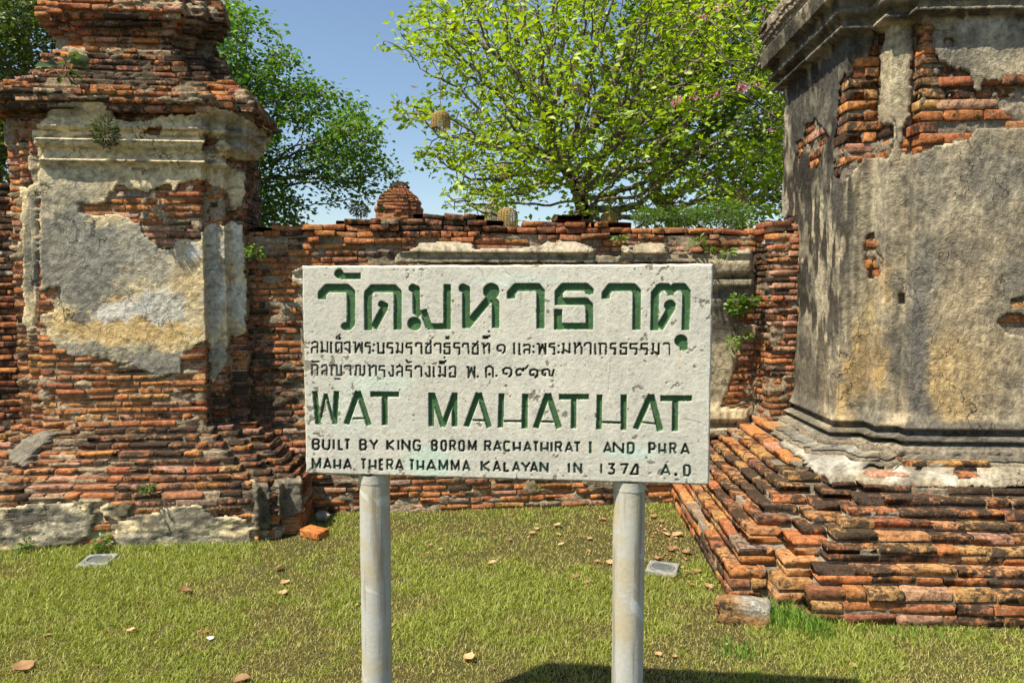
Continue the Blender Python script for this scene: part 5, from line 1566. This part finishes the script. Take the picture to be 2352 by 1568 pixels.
def tuft(u, v, n, hh, label, seed, ru=40, Y=None):
    rg = np.random.default_rng(seed)
    c = on_ground(u, v)
    root = thing('grass_tuft', (c[0], c[1], 0), label, 'grass tuft')
    px = c[1] / FP
    x = c[0] + rg.normal(0, ru * px * 0.5, n); y = c[1] + rg.normal(0, 0.05, n)
    h = hh * rg.uniform(0.4, 1.2, n); a = rg.uniform(0, 6.28, n); lean = rg.uniform(0.15, 0.8, n); w = rg.uniform(0.0015, 0.003, n)
    P = np.zeros((n, 5, 3)); dx, dy = np.cos(a), np.sin(a)
    P[:, 0] = np.stack([x - w, y, np.full(n, -0.01)], -1); P[:, 1] = np.stack([x + w, y, np.full(n, -0.01)], -1)
    mx, my = x + dx * h * lean * .35, y + dy * h * lean * .35
    P[:, 2] = np.stack([mx + w * .8, my, h * .6], -1); P[:, 3] = np.stack([mx - w * .8, my, h * .6], -1)
    P[:, 4] = np.stack([x + dx * h * lean, y + dy * h * lean, h * (1 - .25 * lean)], -1)
    q = (np.arange(n) * 5)[:, None]
    C = np.array((0.15, 0.26, 0.03)) * rg.uniform(0.6, 1.6, (n, 1))
    mesh_np('blades', P.reshape(-1, 3), q + np.array([[0, 1, 2, 3]]), q + np.array([[3, 2, 4]]), mat=M_GRASS, col=np.repeat(C, 5, 0), parent=root)['kind'] = 'stuff'
tuft(1795, 1430, 420, 0.10, 'thick tuft of long grass in the corner of the stepped base', 31, 60)
tuft(1872, 1450, 240, 0.09, 'long grass growing at the front corner of the stepped base', 32, 40)
tuft(1690, 1500, 160, 0.05, 'longer green grass around the big broken stone', 33, 70)
tuft(2080, 1455, 200, 0.05, 'fringe of grass along the front of the stepped base', 34, 200)
tuft(330, 1262, 420, 0.035, 'low green fringe along the foot of the brick pier', 35, 330)
tuft(500, 1240, 260, 0.035, 'green fringe at the right end of the pier foot', 36, 110)
tuft(1000, 1190, 160, 0.03, 'sparse grass fringe at the foot of the wall left of centre', 37, 250)
# ================================================================== small things on the lawn
M_CONC = simple('concrete', (0.24, 0.24, 0.22), 0.9, 0.2, 60, 0.2)
M_GLASS = simple('dusty_glass', (0.10, 0.115, 0.11), 0.35, 0.5, 30, 0.2)
M_RIM = simple('dull_metal', (0.17, 0.17, 0.16), 0.45, 0.5, 50, 0.2)
def floodlight(u, v, label, yaw):
    c = on_ground(u, v, 0.015)
    root = thing('ground_light', (c[0], c[1], 0), label, 'ground light', 'round ground lights set in concrete')
    a = 0.088; ca, sa_ = math.cos(yaw), math.sin(yaw)
    rg = np.random.default_rng(int(u))
    V = []; F = []
    sq = [(x, y) for x in np.linspace(-a, a, 7) for y in (-a,)] + [(a, y) for y in np.linspace(-a, a, 7)[1:]] + [(x, a) for x in np.linspace(a, -a, 7)[1:]] + [(-a, y) for y in np.linspace(a, -a, 7)[1:-1]]
    n = len(sq)
    def ringp(sc, z, circ=None):
        o = len(V)
        for (x, y) in sq:
            if circ:
                t = math.atan2(y, x); x2, y2 = circ * math.cos(t), circ * math.sin(t)
            else:
                j = 1 + rg.normal(0, 0.012); x2, y2 = x * sc * j, y * sc * j
            V.append((c[0] + x2 * ca - y2 * sa_, c[1] + x2 * sa_ + y2 * ca, z + rg.normal(0, 0.0008)))
        return o
    r0 = ringp(1.03, -0.04); r1 = ringp(1.0, 0.014); r2 = ringp(0.97, 0.018); r3 = ringp(0, 0.017, 0.072); r4 = ringp(0, 0.0, 0.07)
    for p, q in ((r0, r1), (r1, r2), (r2, r3), (r3, r4)):
        for i in range(n): F.append((p + i, p + (i + 1) % n, q + (i + 1) % n, q + i))
    mesh_np('concrete_block', V, F, mat=M_CONC, parent=root)
    Vt, Ft = tube([(c[0], c[1], 0.005, 0.071), (c[0], c[1], 0.021, 0.070), (c[0], c[1], 0.022, 0.060), (c[0], c[1], 0.014, 0.059)], 32)
    mr = mesh_np('metal_ring', Vt, Ft, mat=M_RIM, smooth=False, parent=root)
    Vt, Ft = tube([(c[0], c[1], 0.015, 0.0595), (c[0], c[1], 0.019, 0.04), (c[0], c[1], 0.021, 0.02), (c[0], c[1], 0.021, 0.0005)], 32)
    mesh_np('lens', Vt, Ft, mat=M_GLASS, smooth=True, parent=mr)
floodlight(226, 1284, 'round ground light in a concrete square at the foot of the brick pier', 0.12)
floodlight(1522, 1302, 'round ground light in a concrete square between the right post and the stepped base', -0.35)

def rock(name, u, v, size, label, cat, rgb, seed, zc=0.4, mat=None, rot=0.0, top=None, sub=3, rough=0.22, dirt=0.15, pw=0.5, cuts=14, lims=(0.45, 0.85)):
    import bmesh
    c = on_ground(u, v)
    bm = bmesh.new(); bmesh.ops.create_icosphere(bm, subdivisions=sub, radius=1.0)
    rg = np.random.default_rng(seed)
    P = np.array([w.co[:] for w in bm.verts]); F = [[q.index for q in f.verts] for f in bm.faces]; bm.free()
    # squared, chipped
    P = np.sign(P) * np.abs(P) ** pw
    for k in range(cuts):
        nrm = rg.normal(0, 1, 3); nrm /= np.linalg.norm(nrm); dd = P @ nrm; lim = rg.uniform(*lims) * dd.max()
        ov = np.maximum(dd - lim, 0); P -= nrm * ov[:, None]
    nz = fbm(P[:, 0] * 2.2 + seed, P[:, 2] * 2.2 + P[:, 1] * 1.7, 4, seed) - 0.5
    P *= (1 + rough * nz + 0.10 * (fbm(P[:, 0] * 7 + 2 * P[:, 1], P[:, 2] * 7 + seed, 2, seed + 1) - 0.5))[:, None]
    P *= np.array(size)
    ca, sa_ = math.cos(rot), math.sin(rot)
    X = P[:, 0] * ca - P[:, 1] * sa_; Y = P[:, 0] * sa_ + P[:, 1] * ca
    W = np.stack([c[0] + X, c[1] + Y, P[:, 2] + size[2] * zc], -1)
    col = np.tile((*rgb, dirt), (len(W), 1)).astype(float)
    if top is not None:
        m = (P[:, 2] / size[2] > 0.35) & (X > -size[0] * 0.15)
        col[m, :3] = top; col[m, 3] = 0
    o = mesh_np(name, W, F3=F, mat=mat or MB_ATT, col=col)
    return tag(o, label, cat)
rock('broken_stone', 1706, 1425, (0.125, 0.075, 0.075), 'big broken brown masonry stone with a pale lime top lying before the stepped base', 'stone', (0.30, 0.165, 0.065), 3, 0.60, top=(0.34, 0.31, 0.25), rot=-0.35, rough=0.45, sub=4, pw=0.32, cuts=7, lims=(0.7, 0.9), dirt=0.3)
rock('rubble_lump', 738, 1197, (0.075, 0.06, 0.045), 'grey lump of rubble at the wall foot beside the loose brick', 'stone', (0.30, 0.28, 0.23), 5, 0.5, rough=0.5)
rock('rubble_lump', 638, 1222, (0.06, 0.05, 0.022), 'flat pale stone at the right corner of the brick pier foot', 'stone', (0.42, 0.37, 0.28), 6, 0.5, rough=0.4)
rock('rubble_lump', 697, 1150, (0.05, 0.06, 0.09), 'dark rubble wedged in the corner between the pier base and the wall', 'stone', (0.16, 0.10, 0.06), 7, 0.8, rough=0.5)
rock('pebble', 899, 1440, (0.020, 0.018, 0.015), 'tan pebble touching the left post low down', 'pebble', (0.36, 0.25, 0.13), 8, 0.6, sub=2)
rock('pebble', 1438, 1178, (0.028, 0.022, 0.014), 'pale flat pebble by the wall base behind the right post', 'pebble', (0.45, 0.36, 0.25), 9, 0.6, sub=2)
rock('pebble', 484, 1469, (0.022, 0.018, 0.010), 'white crumbled pebble in the left foreground lawn', 'pebble', (0.62, 0.60, 0.55), 10, 0.6, sub=2)
rock('brick_shard', 470, 1452, (0.04, 0.022, 0.008), 'flat reddish shard lying in the grass by the white pebble', 'shard', (0.28, 0.12, 0.06), 12, 0.7, sub=2)
def loose_brick(u, v, label):
    c = on_ground(u, v); a = -0.10
    v0 = np.array([(x, y, z) for z in (0, 1) for y in (0, 1) for x in (0, 1)], float) - 0.5
    import bmesh
    bm = bmesh.new(); bmesh.ops.create_cube(bm, size=1.0)
    bmesh.ops.scale(bm, vec=(0.175, 0.10, 0.048), verts=bm.verts)
    bmesh.ops.bevel(bm, geom=bm.edges[:], offset=0.005, segments=1, affect='EDGES')
    bmesh.ops.subdivide_edges(bm, edges=bm.edges[:], cuts=1, use_grid_fill=True)
    rg = random.Random(4)
    for w in bm.verts:
        w.co += Vector((rg.gauss(0, .0012), rg.gauss(0, .0012), rg.gauss(0, .0009)))
        w.co = Matrix.Rotation(-0.55, 3, 'Z') @ Matrix.Rotation(0.06, 3, 'X') @ w.co + Vector((c[0], c[1], 0.028))
    me = bpy.data.meshes.new('loose_brick'); bm.to_mesh(me); bm.free()
    ca = me.color_attributes.new('Col', 'FLOAT_COLOR', 'POINT')
    ca.data.foreach_set('color', np.tile((0.50, 0.17, 0.045, 0.12), len(me.vertices)).astype(np.float32))
    me.materials.append(MB_ATT)
    o = bpy.data.objects.new('loose_brick', me); COL.objects.link(o)
    tag(o, label, 'brick')
loose_brick(722, 1231, 'single loose orange brick lying on the grass at the right of the brick pier')

# dry leaves
def dry_leaf(u, v, size, label, seed, rgb=(0.46, 0.28, 0.12), group=None, name='dry_leaf'):
    rg = np.random.default_rng(seed)
    c = on_ground(u, v, 0.015)
    n, m = 8, 5
    V = []; 
    cu, tw = rg.uniform(0.5, 1.7), rg.uniform(-0.6, 0.6)
    for i in range(n):
        t = i / (n - 1)
        w = 0.42 * math.sin(math.pi * min(1, t * 0.92 + 0.06)) ** 0.7
        for j in range(m):
            s = (j / (m - 1) - 0.5) * 2
            x = (t - 0.5); y = s * w * (1 + rg.normal(0, 0.07))
            z = 0.34 * cu * (x * x) + 0.5 * cu * abs(y) ** 1.4 + tw * x * y + rg.normal(0, 0.015)
            V.append((x, y, z))
    V = np.array(V) * size
    V[:, 2] -= V[:, 2].min()
    a = rg.uniform(0, 6.28); ca, sa_ = math.cos(a), math.sin(a)
    tx = rg.uniform(-0.35, 0.35)
    X = V[:, 0] * ca - V[:, 1] * sa_; Y = V[:, 0] * sa_ + V[:, 1] * ca
    W = np.stack([c[0] + X, c[1] + Y, 0.008 + V[:, 2] + np.abs(tx) * 0.5 * size + X * tx], -1)
    F = [(i * m + j, i * m + j + 1, (i + 1) * m + j + 1, (i + 1) * m + j) for i in range(n - 1) for j in range(m - 1)]
    C = np.array(rgb) * rg.uniform(0.75, 1.15) * (0.8 + 0.4 * rg.random((len(W), 1)))
    # ragged holes
    F = [f for f in F if rg.random() > 0.04]
    o = mesh_np(name, W, F, mat=M_DRY, col=C, smooth=True)
    return tag(o, label, 'leaf', group)
DL = [(1076, 1510, .085, 'large curled tan leaf with a hole, in the foreground between the posts'), (1131, 1292, .07, 'pale curled leaf alone on the grass midway between the posts'), (1322, 1322, .08, 'curled brown leaf on the grass just left of the right post'),
      (655, 1336, .08, 'pale leaf left of the left post, upper of a pair'), (648, 1360, .085, 'pale ragged leaf left of the left post, lower of a pair'), (425, 1357, .08, 'curled brown leaf alone on the lawn in front of the brick pier'),
      (640, 1304, .075, 'reddish flat leaf below the loose brick'), (55, 1528, .13, 'large brown leaf in the bottom left corner'), (298, 1448, .06, 'small pale leaf in the left foreground lawn'), (108, 1456, .05, 'small brown leaf near the left edge'),
      (1232, 1212, .06, 'upright tan leaf near the wall, left of the cluster'), (1222, 1222, .07, 'tan leaf lying flat in the cluster before the wall'), (1279, 1206, .075, 'bright tan leaf right of the cluster before the wall'), (1282, 1226, .05, 'small tan leaf below the bright one before the wall'),
      (1289, 1249, .06, 'small leaf in line between the cluster and the right post'), (1137, 1236, .055, 'curled dark edged leaf left of the cluster'), (1170, 1238, .045, 'small round tan leaf beside the curled dark edged one'), (1355, 1235, .06, 'tan leaf right of the cluster, near the right post'),
      (1384, 1192, .075, 'large dark leaf close to the wall behind the right post'), (1095, 1248, .04, 'tiny dark leaf left of the curled leaf by the wall'), (1012, 1260, .05, 'pale leaf behind the left post toward the wall'), (988, 1250, .05, 'dark crumpled leaf behind the left post'),
      (1402, 1290, .09, 'broad tan leaf touching the right post'), (1372, 1288, .06, 'small brown leaf just left of the broad one at the right post'), (1555, 1228, .11, 'large bright tan leaf against the stepped base'), (1530, 1226, .07, 'tan leaf left of the large one at the stepped base'),
      (1540, 1260, .09, 'dark crumpled leaf against the stepped base'), (1575, 1268, .08, 'brown leaf tucked under the stepped base'), (1500, 1186, .09, 'dark leaf in the corner of wall and stepped base'), (1508, 1280, .07, 'brown leaf right behind the ground light'),
      (1600, 1310, .08, 'orange brown leaf standing against the stepped base, right of the ground light'), (1628, 1345, .09, 'broad tan leaf at the stepped base beyond the ground light'), (1655, 1372, .07, 'tan leaf at the near end of the side steps'), (1590, 1340, .05, 'small dark leaf near the tan ones at the steps'),
      (1665, 1478, .045, 'small round tan leaf below the broken stone'), (1512, 1500, .05, 'small tan leaf right of the right post in the foreground'), (1550, 1504, .04, 'tiny pale leaf in the right foreground'), (1415, 1322, .05, 'small brown leaf hidden behind the right post'),
      (1518, 1196, .07, 'brown leaf on the litter near the wall corner'), (1345, 1336, .05, 'tan leaf below the curled brown one near the right post'), (555, 1562, .10, 'dark brown leaf at the bottom edge of the lawn'), (820, 1385, .03, 'tiny white leaf scrap beside the left post'), (1960, 1525, .06, 'faint tan leaf on the right foreground lawn')]
for k, (u, v, s, lab) in enumerate(DL):
    dk = any(w in lab for w in ('dark', 'brown', 'reddish'))
    dry_leaf(u, v, s * 0.72, lab, 200 + k, (0.30, 0.16, 0.075) if dk else (0.52, 0.34, 0.17), 'fallen dry leaves on the lawn')
rgl = np.random.default_rng(77)
pos = []
for k in range(420):
    u = rgl.uniform(1490, 1600); v = rgl.uniform(1160, 1330)
    if u > 1495 + (v - 1150) * 0.62: continue
    if u < 1478 + (v - 1150) * 0.25 or (u - 1522) ** 2 / 1800 + (v - 1302) ** 2 / 250 < 1: continue
    c = on_ground(u, v); pos.append((c[0], c[1], 0.012))
for k in range(110):
    c = on_ground(rgl.uniform(700, 1600), rgl.uniform(1180, 1290)); pos.append((c[0], c[1], 0.014))
for k in range(70):
    c = on_ground(rgl.uniform(0, 2300), rgl.uniform(1300, 1560)); pos.append((c[0], c[1], 0.016))
pos = np.array(pos)
lt = leaf_mesh('leaf_litter', pos, rgl.uniform(0.012, 0.035, len(pos)), np.array((0.33, 0.19, 0.09)) * rgl.uniform(0.4, 1.5, (len(pos), 1)), None, mat=M_DRY, seed=6, flat=0.2, aspect=0.5)
tag(lt, 'crumbs of dry leaf litter in the lawn', 'leaf litter', kind='stuff')
